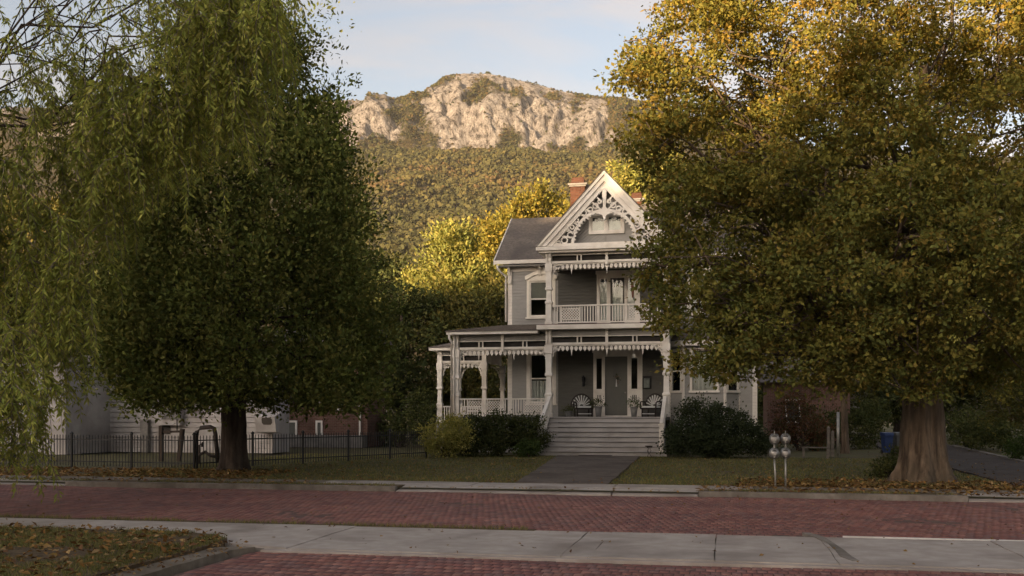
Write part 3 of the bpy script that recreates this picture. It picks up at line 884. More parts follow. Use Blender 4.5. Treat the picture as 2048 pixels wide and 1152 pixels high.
# --- entablatures with open frieze, brackets and scalloped fretwork
def fretwork(b, u0, u1, ztop, v, depth=.24, pitch=.175):
    n = max(1, int(round((u1 - u0) / pitch))); p = (u1 - u0) / n
    b.box(u0, u1, v - .015, v + .015, ztop - .035, ztop)
    for i in range(n):
        c = u0 + (i + .5) * p; d = depth * (1.0 if (i % 8) != 4 else 1.75)
        # keyhole shaped drop: neck, round body, point
        b.prism([(c - p * .17, ztop - .03), (c - p * .12, ztop - .05), (c - p * .38, ztop - .07), (c - p * .38, ztop - .16), (c - p * .2, ztop - .19), (c, ztop - d),
                 (c + p * .2, ztop - .19), (c + p * .38, ztop - .16), (c + p * .38, ztop - .07), (c + p * .12, ztop - .05), (c + p * .17, ztop - .03)], 'y', v - .02, v + .02)
def entablature(u0, u1, v, zb, ztop, panels, drops, name='entablature', grp=None):
    """zb: underside of the white rail; ztop: underside of the cornice"""
    e = bpy.data.objects.new(name, None); col.objects.link(e); e.parent = house; e.location = (0, v, 0)
    h = ztop - zb
    b = MB(); b.box(u0, u1, -.07, .07, zb, zb + .09); b.build('lower_rail', W, e)
    b = MB(); b.box(u0, u1, -.05, .05, zb + .34, ztop); b.build('frieze_board', G_, e)
    b = MB(); b.box(u0, u1, -.075, .075, zb + .315, zb + .345); b.build('upper_rail', W, e)
    n = panels
    for i in range(1, n):
        u = u0 + (u1 - u0) * i / n
        if i % 2 == 1:
            for d in (-.075, .075):
                b = MB(); b.box(u + d - .022, u + d + .022, -.045, .045, zb + .09, zb + .315); b.build('stile', W, e)
        else:
            b = MB(); b.post([(.035, zb - .10), (.055, zb - .04), (.04, zb + .02), (.05, zb + .06), (.05, ztop - .2), (.035, ztop - .16), (.055, ztop - .1), (.055, ztop - .005)], u, -.06); b.build('drop_finial', W, e)
    b = MB(); b.box(u0, u1, .10, .115, zb + .09, zb + .315); b.build('frieze_shade', M['interior'], e)  # dark sheet stands in for the shaded porch behind the open frieze
    b = MB(); fretwork(b, u0, u1, zb - .012, 0); b.build('fretwork', W, e)
    return e
def capital_pair(u, v, z0, z1):
    for d in (-.07, .07):
        b = MB(); b.prism([(v - .13, z0 + .05), (v - .17, z0 + .14), (v - .15, z1 - .2), (v - .2, z1 - .1), (v - .2, z1 - .004), (v - .11, z1 - .004), (v - .11, z0)], 'x', u + d - .035, u + d + .035); b.build('bracket', W, house)
def porch_post(u, v, z0, z1, name='porch_post', w=.125, parent=None, rail=.75):
    h = z1 - z0
    b = MB(); b.post([(w * 1.25, z0), (w * 1.25, z0 + .12), (w, z0 + .16), (w, z0 + rail + .05), (w * 1.2, z0 + rail + .09), (w * 1.2, z0 + rail + .14), (w * .86, z0 + rail + .2), (w * .74, z0 + h * .56), (w * 1.15, z0 + h * .575), (w * 1.15, z0 + h * .60), (w * .9, z0 + h * .62), (w * .98, z1 - .35), (w * 1.2, z1 - .3), (w * 1.2, z1)], u, v)
    return b.build(name, W, parent or house)
def spandrel(u, v, z, s, r=.36):
    """curved lace bracket between post and beam"""
    b = MB(); n = 10
    for i in range(n):
        a0, a1 = math.pi / 2 * i / n, math.pi / 2 * (i + 1) / n
        q = lambda rr, a: (u + s * (r - rr * math.cos(a)), z - r * 1.25 + rr * 1.25 * math.sin(a))
        b.prism([q(r, a0), q(r, a1), q(r - .045 - .02 * (i % 2), a1), q(r - .045 - .02 * (i % 2), a0)], 'y', v - .02, v + .02)
    b.bar((u + s * .05, v, z - .10), (u + s * .16, v, z - .22), .03, .035); b.bar((u + s * .0, v, z - .2), (u + s * .2, v, z - .02), .03, .035)
    b.build('spandrel', W, house)

# lower entrance bay
LB, LT = 4.21, 4.80
for s in (-1, 1):
    porch_post(s * PU, 0, FZ, LB)
    spandrel(s * (PU - .13), 0, LB - .02, -s)
    capital_pair(s * PU, 0, LB - .02, LT)
    b = MB(); b.box(s * PU - .12, s * PU + .12, -.10, .10, LB, LT); b.build('post_block', W, house)
entablature(-PU + .122, PU - .122, 0, LB, LT, 4, 2)
# balcony edge
b = MB(); b.box(-PU - .42, PU + .42, -.42, VW, LT, LT + .17); b.build('balcony_cornice', W, house)
b = MB(); b.box(-PU - .36, PU + .36, -.36, VW - .03, LT + .172, BZ); b.build('balcony_floor', M['deckred'], house)
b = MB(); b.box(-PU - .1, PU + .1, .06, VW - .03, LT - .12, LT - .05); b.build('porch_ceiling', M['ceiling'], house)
# upper bay
UB, UT = zz(528, -PU, 0), gz0 - .24
for s in (-1, 1):
    porch_post(s * PU, 0, BZ, UB, w=.115)
    spandrel(s * (PU - .12), 0, UB - .02, -s, .42)
    capital_pair(s * PU, 0, UB - .02, UT)
    b = MB(); b.box(s * PU - .115, s * PU + .115, -.10, .10, UB, UT); b.build('post_block', W, house)
entablature(-PU + .117, PU - .117, 0, UB, UT, 4, 2)
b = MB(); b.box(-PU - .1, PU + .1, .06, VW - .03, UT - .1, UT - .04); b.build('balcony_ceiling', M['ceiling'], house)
for s in (-1, 1):     # side beams of the bay
    b = MB(); b.box(s * PU - .06, s * PU + .06, .105, VW - .03, UB, UT - .11); b.build('side_beam', W, house)
    b = MB(); b.box(s * PU - .06, s * PU + .06, .105, VW - .03, LB, LT - .13); b.build('side_beam', W, house)

# --- balustrades
def balustrade(p0, p1, z0, z1, lattice=(), pitch=.105, name='balustrade'):
    e = bpy.data.objects.new(name, None); col.objects.link(e); e.parent = house
    p0, p1 = Vector((*p0, 0)), Vector((*p1, 0)); L = (p1 - p0).length
    e.location = p0; e.rotation_euler = (0, 0, math.atan2(p1.y - p0.y, p1.x - p0.x))
    b = MB(); b.box(0, L, -.05, .05, z1 - .05, z1); b.build('top_rail', W, e)
    b = MB(); b.box(0, L, -.035, .035, z0, z0 + .05); b.build('bottom_rail', W, e)
    bm = MB(); bm.box(-.017, .017, -.017, .017, z0 + .05, z1 - .05); me = bm.mesh('baluster'); me.materials.append(W)
    n = int(L / pitch)
    for i in range(1, n):
        x = L * i / n
        if any(a - .02 < x < c + .02 for a, c in lattice): continue
        o = bpy.data.objects.new('baluster', me); col.objects.link(o); o.parent = e; o.location = (x, 0, 0)
    for a, c in lattice:
        b = MB(); za, zc = z0 + .05, z1 - .05; H = zc - za
        b.box(a, a + .03, -.02, .02, za, zc); b.box(c - .03, c, -.02, .02, za, zc)
        b.box(a + .03, c - .03, -.019, .019, zc - .10, zc - .075); b.box(a + .03, c - .03, -.019, .019, za + .07, za + .095)
        k = int((c - a) / .062)
        for i in range(k):      # row of little pegs above and below
            x = a + (i + .5) * (c - a) / k
            b.box(x - .009, x + .009, -.012, .012, zc - .075, zc); b.box(x - .009, x + .009, -.012, .012, za, za + .07)
        zi0, zi1 = za + .095, zc - .10; h = zi1 - zi0
        x = a - h
        while x < c:
            for sg in (1, -1):
                xa, xb, za_, zb_ = x, x + h, zi0, zi1
                if xa < a + .03: za_ += (a + .03 - xa); xa = a + .03
                if xb > c - .03: zb_ -= (xb - c + .03); xb = c - .03
                if xb - xa > .02:
                    if sg > 0: b.bar((xa, .006, za_), (xb, .006, zb_), .012, .026, up=(0, 0, 1))
                    else: b.bar((xa, -.006, zi0 + zi1 - za_), (xb, -.006, zi0 + zi1 - zb_), .012, .026)
            x += .105
        b.build('lattice_panel', W, e)
    return e
rz1 = zz(611, -PU, 0)
def lat(px0, px1, uref, v): return (uu(px0, v) - uref, uu(px1, v) - uref)
u0r = -PU + .12
balustrade((u0r, 0), (PU - .12, 0), BZ + .06, rz1, [lat(1122, 1161, u0r, 0), lat(1257, 1298, u0r, 0)])
for s in (-1, 1):
    balustrade((s * PU, .13), (s * PU, VW - .04), BZ + .06, rz1)

# --- left porch
LV = .30                          # its posts stand a little behind the entrance bay
pl = uu(913, LV)                  # corner post
LB2, LT2 = LB - .12, LT - .12
b = MB(); b.box(-PU - .02, PU + .02, -.28, VW - .02, FZ - .12, FZ); b.build('porch_floor', M['porchfloor'], house)
b = MB(); b.box(pl - .2, -PU - .022, LV - .26, VW - .02, FZ - .12, FZ - .002); b.box(pl - .2, U0 - .03, VW - .02, 8.5, FZ - .12, FZ - .002); b.build('left_porch_floor', M['porchfloor'], house)
b = MB(); b.box(pl - .1, -PU - .05, LV - .1, LV + .0, .0, FZ - .122); b.box(pl - .1, pl, LV, 8.4, 0, FZ - .122); b.build('porch_skirt', G_, house)
porch_post(pl, LV, FZ, LB2)
b = MB(); b.box(pl - .115, pl + .115, LV - .1, LV + .1, LB2, LT2); b.build('post_block', W, house)
entablature(pl + .117, -PU - .122, LV, LB2, LT2, 4, 1)
spandrel(pl + .12, LV, LB2 - .02, 1); spandrel(-PU - .13, LV, LB2 - .02, -1)
capital_pair(pl, LV, LB2 - .02, LT2)
rz = zz(797, pl, LV)
u0r = pl + .12
balustrade((u0r, LV), (-PU - .12, LV), FZ + .08, rz, [lat(934, 971, u0r, LV), lat(974, 1008, u0r, LV), lat(1047, 1083, u0r, LV)])
# roof of the left porch, hipped round the corner
eu, ev, eze = uu(893, LV - .4), LV - .45, LT2 + .12
b = MB(); b.box(eu, -PU - .425, ev, ev + .5, LT2, LT2 + .13); b.box(eu, eu + .5, ev + .5, 8.5, LT2, LT2 + .13); b.build('porch_cornice', W, house)
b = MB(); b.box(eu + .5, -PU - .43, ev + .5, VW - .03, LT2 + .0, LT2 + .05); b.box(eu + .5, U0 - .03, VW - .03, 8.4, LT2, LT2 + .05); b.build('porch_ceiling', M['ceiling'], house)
wz = BZ + .22
roof_plane('porch_roof', (eu - .03, ev - .03, eze + .02), (-PU - .37, ev - .03, eze + .02), (U0 - .05, VW - .03, wz), (-PU - .37, VW - .03, wz), .04)
roof_plane('porch_roof', (eu - .03, 8.5, eze + .02), (eu - .03, ev - .03, eze + .02), (U0 - .05, 8.5, wz), (U0 - .05, VW - .03, wz), .04)
b = MB(); zt = LT2 + .02
b.tube([(eu + .12, ev + .03, zt), (eu + .12, ev + .03, zt - .16), (eu + .22, ev + .12, zt - .36), (pl - .17, LV - .12, zt - .5), (pl - .17, LV - .12, .3)], .05, 8); b.build('downspout', W, house, True)
b = MB(); b.tube([(pl - .02, LV - .16, zt), (pl - .03, LV - .16, zt - .3), (pl - .06, LV - .16, zt - .6), (pl - .06, LV - .16, .3)], .04, 8); b.build('downspout', W, house, True)
# side porch further back, lower
sv0, sv1 = 4.2, 7.4
sp0, sp1 = uu(880, sv0), uu(969, sv0)
SB, ST = zz(726, sp0, sv0), zz(702, sp0, sv0)
srz = zz(812, sp0, sv0); SFZ = srz - .8
for u, v in ((sp0, sv0), (sp1, sv0), (sp0, sv1), (sp1 + .1, sv1)):
    porch_post(u, v, SFZ, SB, w=.11)
    spandrel(u + (.12 if u == sp0 else -.12), v, SB - .02, 1 if u == sp0 else -1, .45)
for u in (sp0, sp1):
    b = MB(); b.box(u - .1, u + .1, sv0 - .1, sv0 + .1, SB, ST); b.build('post_block', W, house)
e = entablature(sp0 + .1, sp1 - .1, sv0, SB, ST, 2, 0)
for u in (sp0, sp1):
    b = MB(); b.box(u - .05, u + .05, sv0 + .1, sv1, SB, ST); b.build('side_beam', W, house)
b = MB(); b.box(sp0 - .4, sp1 + .3, sv0 - .4, sv1 + .4, ST, ST + .12); b.build('porch_cornice', W, house)
roof_plane('porch_roof', (sp0 - .42, sv0 - .42, ST + .14), (sp1 + .3, sv0 - .42, ST + .14), (sp0 + .8, 5.8, ST + .6), (sp1 + .3, 5.8, ST + .6), .02)
roof_plane('porch_roof', (sp0 - .42, sv1 + .42, ST + .14), (sp0 - .42, sv0 - .42, ST + .14), (sp0 + .8, 5.8, ST + .6), (sp0 + .8, 5.8, ST + .6), .02)
balustrade((sp0 + .1, sv0), (sp1 - .1, sv0), SFZ + .06, srz)
b = MB(); b.box(sp0 - .15, sp1 + .15, sv0 - .15, sv1 + .15, 0, SFZ); b.build('side_porch_base', G_, house)

# --- front steps
st = bpy.data.objects.new('staircase', None); col.objects.link(st); st.parent = house; st.location = (0, 0, 0)
nr, run = 8, .285; rise = FZ / nr; vtop = -.285
for i in range(nr):
    v1_ = vtop - (nr - 1 - i) * run                  # riser plane of this step
    z1_ = (i + 1) * rise
    hw = 2.18 if i else 2.42
    b = MB(); b.box(-hw, hw, v1_, v1_ + .03, z1_ - rise, z1_ - .058); b.build('riser', M['step'], st)
    if i < nr - 1:
        b = MB(); b.box(-hw, hw, v1_ - .05, v1_ + run - .002, z1_ - .032, z1_); b.build('tread', M['step'], st)
b = MB(); b.box(-PU - .02, PU + .02, vtop - .05, vtop + .003, FZ - .034, FZ + .002); b.build('nosing', M['step'], st)
vb = vtop - (nr - 1) * run
for s in (-1, 1):
    u = s * 2.22
    b = MB(); b.prism([(vb + .1, 0), (vb + .1, rise), (vtop, FZ), (vtop + .02, FZ), (vtop + .02, 0)], 'x', u - .03, u + .03); b.build('stringer', G_, st)
    zn = zz(848, u, vb)
    b = MB(); b.post([(.085, rise + .0), (.085, zn - .06), (.11, zn - .05), (.11, zn)], u, vb + .08); b.build('newel', W, st)
    b = MB(); b.bar((u, vb + .06, zn + .01), (u, -.13, zz(795, u, 0) + .02), .13, .07); b.build('handrail', W, st)
    for k in range(16):
        t = (k + .8) / 16.5; v_ = vb + .1 + (-.15 - vb - .1) * t
        zb_ = rise + (FZ - rise) * t; zt_ = zn + (zz(795, u, 0) - zn) * t
        b = MB(); b.box(u - .018, u + .018, v_ - .03, v_ + .03, zb_ + .08, zt_ - .02); b.build('baluster', W, st)
    b = MB(); b.bar((u, vb + .1, rise + .12), (u, -.14, FZ + .12), .06, .05); b.build('bottom_rail', W, st)

# --- entrance door
ent = bpy.data.objects.new('entrance', None); col.objects.link(ent); ent.parent = house; ent.location = (0, VW, 0)
d0, d1, dz1 = uu(1210, VW), uu(1255, VW), zz(713, uu(1232, VW), VW)
s0a, s0b, s1a, s1b = uu(1193, VW), uu(1204, VW), uu(1263, VW), uu(1275, VW)
sgz0, sgz1 = zz(778, d0, VW), zz(717, d0, VW)
b = MB(); b.box(fd0, s0a, -.07, .05, FZ, fdz1); b.box(s0b, d0, -.075, .05, FZ, fdz1); b.box(d1, s1a, -.075, .05, FZ, fdz1); b.box(s1b, fd1, -.07, .05, FZ, fdz1); b.box(fd0 - .05, fd1 + .05, -.09, .05, fdz1, fdz1 + .16)
b.box(d0, d1, -.07, .05, dz1, fdz1); b.box(s0a, s0b, -.06, .05, sgz1, fdz1); b.box(s1a, s1b, -.06, .05, sgz1, fdz1); b.build('frame', W, ent)
for a, c in ((s0a, s0b), (s1a, s1b)):
    b = MB(); b.box(a, c, -.01, -.004, sgz0, sgz1); b.build('sidelight', M['glass'], ent)
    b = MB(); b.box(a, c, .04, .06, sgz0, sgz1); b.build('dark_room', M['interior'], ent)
    zp = zz(805, a, VW); zq = zz(790, a, VW)
    b = MB(); b.box(a, c, -.055, .04, zq, sgz0); b.box(a, c, -.055, .04, FZ, zp)
    w3 = (c - a) / 7
    for k in (0, 2, 4, 6): b.box(a + k * w3, a + (k + 1) * w3, -.055, .04, zp, zq)
    b.build('sidelight_panel', W, ent)
    b = MB(); b.box(a, c, .0, .03, zp, zq); b.build('panel_back', M['interior'], ent)
b = MB(); b.box(d0, d1, .0, .05, FZ + .06, dz1)
dr = b.build('door', M['door'], ent)
b = MB(); m_ = (d0 + d1) / 2
for x0, x1 in ((d0 + .12, m_ - .06), (m_ + .06, d1 - .12)):
    for z0, z1 in ((FZ + .2, FZ + .85), (FZ + 1.05, dz1 - .2)):
        b.box(x0, x1, -.012, .004, z0, z1)
b.build('door_panel', M['door'], dr)
b = MB(); b.lathe([(.0, 0), (.03, .01), (.034, .03), (.02, .05), (.0, .055)], 0, 0, 10); me = b.mesh('door_knob', True); me.materials.append(M['steel'])
kn = bpy.data.objects.new('door_knob', me); col.objects.link(kn); kn.parent = dr; kn.location = (d1 - .09, -.0, FZ + .98); kn.rotation_euler = (R(90), 0, 0)
b = MB(); b.box(fd0 + .05, fd1 - .15, -.45, -.08, FZ, FZ + .05); b.build('threshold', W, ent)

# --- balcony door group
bal = bpy.data.objects.new('balcony_door', None); col.objects.link(bal); bal.parent = house; bal.location = (0, VW, 0)
g0 = [uu(p, VW) for p in (1199, 1215, 1221, 1249, 1254, 1271)]
bt = zz(557, g0[0], VW)
b = MB(); b.box(bd0, g0[0], -.06, .05, BZ, bdz1); b.box(g0[5], bd1, -.06, .05, BZ, bdz1); b.box(g0[1], g0[2], -.05, .05, BZ, bdz1); b.box(g0[3], g0[4], -.05, .05, BZ, bdz1)
for a, c in ((g0[0], g0[1]), (g0[2], g0[3]), (g0[4], g0[5])): b.box(a, c, -.05, .05, bt, bdz1)
b.box(bd0 - .05, bd1 + .05, -.075, .05, bdz1, bdz1 + .14); b.build('frame', W, bal)
for i, (a, c) in enumerate(((g0[0], g0[1]), (g0[2], g0[3]), (g0[4], g0[5]))):
    f = .07 if i == 1 else .03
    b = MB(); b.box(a, a + f, -.02, .03, BZ, bt); b.box(c - f, c, -.02, .03, BZ, bt); b.box(a + f, c - f, -.02, .03, bt - f, bt); b.box(a + f, c - f, -.02, .03, BZ, BZ + .35); b.build('sash', M['doordark'] if i == 1 else W, bal)
    b = MB(); b.box(a + f, c - f, .0, .006, BZ + .35, bt - f); b.build('pane', M['glass'], bal)
    b = MB(); n = 16; cz = zz(574, a, VW)
    for k in range(n + 1): b.v += [(a + f + (c - a - 2 * f) * k / n, .07 + .016 * math.sin(k * 2.2), BZ + .3), (a + f + (c - a - 2 * f) * k / n, .07 + .016 * math.sin(k * 2.2), cz)]
    for k in range(n): b.f.append((2 * k, 2 * k + 2, 2 * k + 3, 2 * k + 1))
    zv0, zv1 = zz(575, a, VW), zz(569, a, VW)
    for k in range(5):
        x = a + f + (c - a - 2 * f) * (k + .5) / 5; hw = (c - a - 2 * f) / 10
        b.prism([(x - hw * .9, zv1), (x - hw * .7, zv0 + .02), (x, zv0 - .05), (x + hw * .7, zv0 + .02), (x + hw * .9, zv1), (x + hw * .3, zv1 + .05), (x - hw * .3, zv1 + .05)], 'y', .05, .055)
    b.build('curtain', M['curtain'], bal)
# ------------------------------------------------------------------ foliage tools
import zlib
def reseed(text):
    """every plant has its own stream, so changing one leaves the others alone"""
    global rng
    rng = np.random.default_rng(zlib.crc32(text.encode()))
def unit(a):
    return a / np.maximum(np.linalg.norm(a, axis=-1, keepdims=True), 1e-9)

def leaf_mesh(name, P, U, N, L, Wd, C, fold=.18):
    """one four-cornered folded leaf per row"""
    n = len(P)
    Sd = unit(np.cross(U, N)); Nn = unit(np.cross(Sd, U))
    L = np.asarray(L).reshape(-1, 1) * np.ones((n, 1)); Wd = np.asarray(Wd).reshape(-1, 1) * np.ones((n, 1))
    V = np.empty((n, 4, 3))
    V[:, 0] = P
    V[:, 1] = P + U * L * .45 + Sd * Wd * .5 + Nn * Wd * fold
    V[:, 2] = P + U * L
    V[:, 3] = P + U * L * .45 - Sd * Wd * .5 + Nn * Wd * fold
    Fc = np.arange(n * 4).reshape(n, 4)
    return np_mesh(name, V.reshape(-1, 3), Fc, np.repeat(C, 4, 0))

def lobe_clumps(lobes, dens, shell=(.70, 1.04), inner=.12, cut=.74):
    """points through the outer skin of a heap of ellipsoids; lobes (x,y,z,r,squash)"""
    Ls = np.array(lobes, float)
    PC, PO = [], []
    for i, (x, y, z, r, q) in enumerate(Ls):
        n = int(4 * math.pi * r * r * dens)
        d = unit(rng.normal(size=(n, 3)))
        k = rng.uniform(shell[0], shell[1], n)
        ins = rng.random(n) < inner
        k[ins] = rng.uniform(.2, .7, ins.sum())
        p = d * (r * k)[:, None]; p[:, 2] *= q
        p += (x, y, z)
        keep = np.ones(n, bool)
        for j, (x2, y2, z2, r2, q2) in enumerate(Ls):
            if j == i: continue
            e = (p - (x2, y2, z2)) / (r2, r2, r2 * q2)
            keep &= (np.linalg.norm(e, axis=1) > cut) | ins
        PC.append(p[keep]); PO.append(d[keep])
    return np.concatenate(PC), np.concatenate(PO)

def clump_leaves(C, O, nl, cr, size, pal, flat=.6, up=.5, droop=.2, jitter=.25, aspect=.6, spread=1.0):
    n = len(C)
    c = np.repeat(C, nl, 0); o = np.repeat(O, nl, 0)
    crr = np.repeat(cr * rng.uniform(.6, 1.3, n), nl)
    g = rng.normal(size=(n * nl, 3)) * .55; g[:, 2] *= flat
    P = c + g * crr[:, None]
    U = unit(o * .5 + rng.normal(size=P.shape) * .75 * spread + unit(g) * .5 + np.array([0, 0, -droop]))
    N = unit(rng.normal(size=P.shape) * .8 + o * .45 + np.array([0, 0, up]))
    pal = np.asarray(pal, float)
    tone = np.repeat(rng.integers(0, len(pal), n), nl)
    swap = rng.random(n * nl) < .3
    tone[swap] = rng.integers(0, len(pal), swap.sum())
    col_ = pal[tone] * np.repeat(rng.uniform(1 - jitter, 1 + jitter, n), nl)[:, None] * rng.uniform(.75, 1.25, (n * nl, 1))
    Ln = size * rng.uniform(.5, 1.4, n * nl)
    return P, U, N, Ln, Ln * aspect, col_

def limb_path(p0, p1, sag=.15, n=7, wob=.12):
    p0, p1 = np.array(p0, float), np.array(p1, float)
    L = np.linalg.norm(p1 - p0); t = np.linspace(0, 1, n)[:, None]
    P = p0 + (p1 - p0) * t
    P[:, 2] += (np.sin(t[:, 0] * math.pi) * sag * L)
    w = rng.normal(size=(n, 3)) * wob * L / n; w[0] = 0; w[-1] = 0
    return P + w

def tree_wood(root, base_r, trunk_pts, lobes, bark, clumps=None, flare=None, twigs=5, limbr=.32, trunk_mat=None):
    """trunk with flare as one mesh and one mesh per limb reaching into each lobe"""
    tp = np.array(trunk_pts, float)
    # smooth resample
    m = len(tp); ts = np.concatenate([np.linspace(0, .5, 14)[:-1], np.linspace(.5, m - 1, m * 9)]) if base_r > .3 else np.linspace(0, m - 1, m * 6)
    P = np.stack([np.interp(ts, np.arange(m), tp[:, k]) for k in range(3)], -1)
    P[2:-1, :2] += rng.normal(size=P[2:-1, :2].shape) * base_r * .012
    H = P[-1, 2] - P[0, 2]
    n = 72 if base_r > .3 else 24
    V, Fc = [], []
    rid = rng.uniform(0, 6.28, 8)
    ph = rng.uniform(0, 6.28, 6)
    for i, p in enumerate(P):
        h = (p[2] - P[0, 2]) / H
        zt = p[2] - P[0, 2]
        r = base_r * (1 - .78 * h ** .8)
        fl = math.exp(-zt / (base_r * .62)) if flare else 0
        for k in range(n):
            a = 2 * math.pi * k / n
            rr = r * (1 + .05 * math.sin(3 * a + ph[0] + zt) + .035 * math.sin(7 * a + ph[1] + zt * 1.4) + .03 * math.sin(11 * a + ph[2] - zt * .9))
            if base_r > .3: rr += base_r * (.035 * abs(math.sin(13 * a + rid[0] + .8 * math.sin(zt * 1.7 + rid[1]))) + .025 * abs(math.sin(23 * a + rid[2] + 1.2 * math.sin(zt * 2.3 + rid[3]))) + .012 * math.sin(zt * 9 + 5 * a))
            if fl: rr += base_r * fl * flare * (.55 + .45 * math.sin(5 * a + ph[3]) + .2 * math.sin(9 * a + ph[4]))
            V.append((p[0] + rr * math.cos(a), p[1] + rr * math.sin(a), p[2]))
    for i in range(len(P) - 1):
        for k in range(n):
            k2 = (k + 1) % n
            Fc.append((i * n + k, i * n + k2, (i + 1) * n + k2, (i + 1) * n + k))
    me = np_mesh('trunk', np.array(V), np.array(Fc), smooth=True)
    me.materials.append(bark)
    t = bpy.data.objects.new('trunk', me); col.objects.link(t); t.parent = root
    inv = np.array(root.location)
    for (x, y, z, r, q) in lobes:
        h = np.clip(((z - P[0, 2]) / H) * .62, .30, .95)
        s = P[min(len(P) - 1, int(np.searchsorted(P[:, 2], P[0, 2] + h * H)))]
        rad = base_r * (1 - .78 * h ** .8) * limbr * rng.uniform(.8, 1.2)
        path = limb_path(s, (x, y, z), .06, 8, .35)
        b = MB(); b.tube(path, list(np.linspace(rad, rad * .25, 8)), 7)
        for k in range(twigs):
            d = unit(rng.normal(size=3) + np.array([0, 0, .3])); q0 = path[rng.integers(3, 8)]
            e = np.array((x, y, z)) + d * r * .9 * np.array([1, 1, q])
            b.tube(limb_path(q0, e, .05, 5, .5), list(np.linspace(rad * .38, .012, 5)), 5)
        b.build('limb', bark, root, True)
    return t

def local(lobes, o):
    return [(x - o[0], y - o[1], z - o[2], r, q) for x, y, z, r, q in lobes]

def tree(name, base, lobes, label, cat, bark, trunk_r, trunk_top, pal, dens, nl, cr, size, lmat='leaf', group=None, flare=.8, twigs=5,
         flat=.6, up=.5, droop=.2, inner=.12, aspect=.6, cut=.74, limbr=.32, jitter=.25, shell=(.70, 1.04), extra=None, lean=(0, 0), bough=0, fill=0, lit_z=None):
    reseed(label)
    root = thing(name, base, label, cat, group)
    lb = local(lobes, base)
    tx, ty = lean
    tp = [(0, 0, -.1), (tx * .1, ty * .1, trunk_top * .15), (tx * .4, ty * .4, trunk_top * .45), (tx, ty, trunk_top)]
    tree_wood(root, trunk_r, tp, lb, bark, flare=flare, twigs=twigs, limbr=limbr)
    C, O = lobe_clumps(boughs(lb, bough) if bough else lb, dens, shell, inner, cut)
    if fill:
        fp = np.concatenate([np.array(l_[:3]) + rng.normal(size=(fill, 3)) * l_[3] * .30 for l_ in lb]); C = np.concatenate([C, fp]); O = np.concatenate([O, unit(rng.normal(size=fp.shape))])
    if extra is not None: C, O = extra(C, O)
    args = clump_leaves(C, O, nl, cr, size, pal, flat, up, droop, jitter, aspect)
    if lit_z:      # sunlit gold put into the upper leaves, shade tone into the lower
        k_ = np.clip((args[0][:, 2:3] - lit_z[0]) / (lit_z[1] - lit_z[0]) + rng.normal(0, .18, (len(args[0]), 1)), 0, 1)
        args = args[:5] + (args[5] * (np.array([.85, .87, .90]) * (1 - k_) + np.array([1.16, 1.02, .85]) * k_),)
    link(leaf_mesh('crown', *args), 'crown', M[lmat], root)
    return root
def LB_(px, py, D, r, q=.85):
    x, y, z = at(px, py, D); return (x, y, z, r, q)

def boughs(lobes, k=9, rf=.41, pos=.72):
    """break each big mass of a crown into rounded leafy boughs with dark gaps between them"""
    out = []
    for (x, y, z, r, q) in lobes:
        d = unit(rng.normal(size=(k, 3)))
        for v in d:
            rr = r * rf * rng.uniform(.75, 1.25)
            out.append((x + v[0] * r * pos, y + v[1] * r * pos, z + v[2] * r * pos * q, rr, .62))
    return out

# ------------------------------------------------------------------ big oak on the right
ob = gp(1845, 962)
ob = (ob[0], ob[1], 0)
OAKP = [(.180, .176, .040), (.160, .168, .042), (.205, .188, .042), (.225, .192, .044), (.140, .155, .042), (.250, .186, .044)]
oak_l = [LB_(1322, 175, 21.5, 1.15), LB_(1375, 80, 22.5, 1.6), LB_(1362, 275, 21, 1.15), LB_(1392, 395, 21, 1.2), LB_(1345, 520, 21, .95), LB_(1392, 615, 20.8, .95),
         LB_(1440, 700, 21, 1.0, .6), LB_(1790, 735, 21.3, 1.0, .6), LB_(1870, 740, 21.6, 1.0, .6), LB_(1500, 560, 21, 1.6), LB_(1520, 330, 22, 1.9), LB_(1560, 130, 22.5, 1.9), LB_(1540, 712, 21.5, 1.3, .6), LB_(1640, 712, 21.5, 1.4, .6),
         LB_(1660, 560, 20.5, 1.6), LB_(1650, 380, 21, 1.8), LB_(1700, 220, 21.5, 1.7), LB_(1720, 40, 22.5, 1.8), LB_(1780, 640, 20.5, 1.35, .7), LB_(1800, 480, 20, 1.75),
         LB_(1790, 330, 20.5, 1.45), LB_(1930, 600, 21, 1.6, .8), LB_(1920, 430, 20.5, 1.8), LB_(2030, 300, 21, 1.7), LB_(2060, 520, 21, 1.7), LB_(2080, 660, 22, 1.5, .8),
         LB_(2000, 110, 23, 1.9), LB_(1930, -60, 24, 2.1), LB_(2120, 100, 24, 2.2), LB_(1760, -180, 24, 2.4), LB_(1520, -90, 24, 2.1), LB_(1450, -30, 25, 1.6),
         LB_(1960, -260, 24, 2.4), LB_(2200, -100, 24, 2.4), LB_(2220, 300, 24, 2.2), LB_(1600, 250, 26, 2.2), LB_(1700, 480, 26.5, 2.2), LB_(1560, 600, 25.5, 1.9, .7), LB_(1480, 450, 25, 1.9),
         LB_(1800, 140, 27, 1.7), LB_(2000, 560, 26.5, 2.2), LB_(1730, 690, 25.5, 1.6, .6), LB_(1950, 700, 24, 1.4, .6), LB_(2040, 160, 27.5, 2.0), LB_(1470, 200, 24.5, 1.5)]
tree('oak_tree', ob, oak_l, 'huge old oak with broad olive gold crown and flared trunk beside the driveway', 'tree', M['bark_oak'], .53, 9.6, OAKP,
     dens=3.6, nl=39, cr=.27, size=.099, flare=.75, twigs=6, flat=.6, up=.7, droop=.1, limbr=.26, bough=9, fill=9, shell=(.55, 1.05), inner=.1, cut=.6, lit_z=(5.5, 9.5))

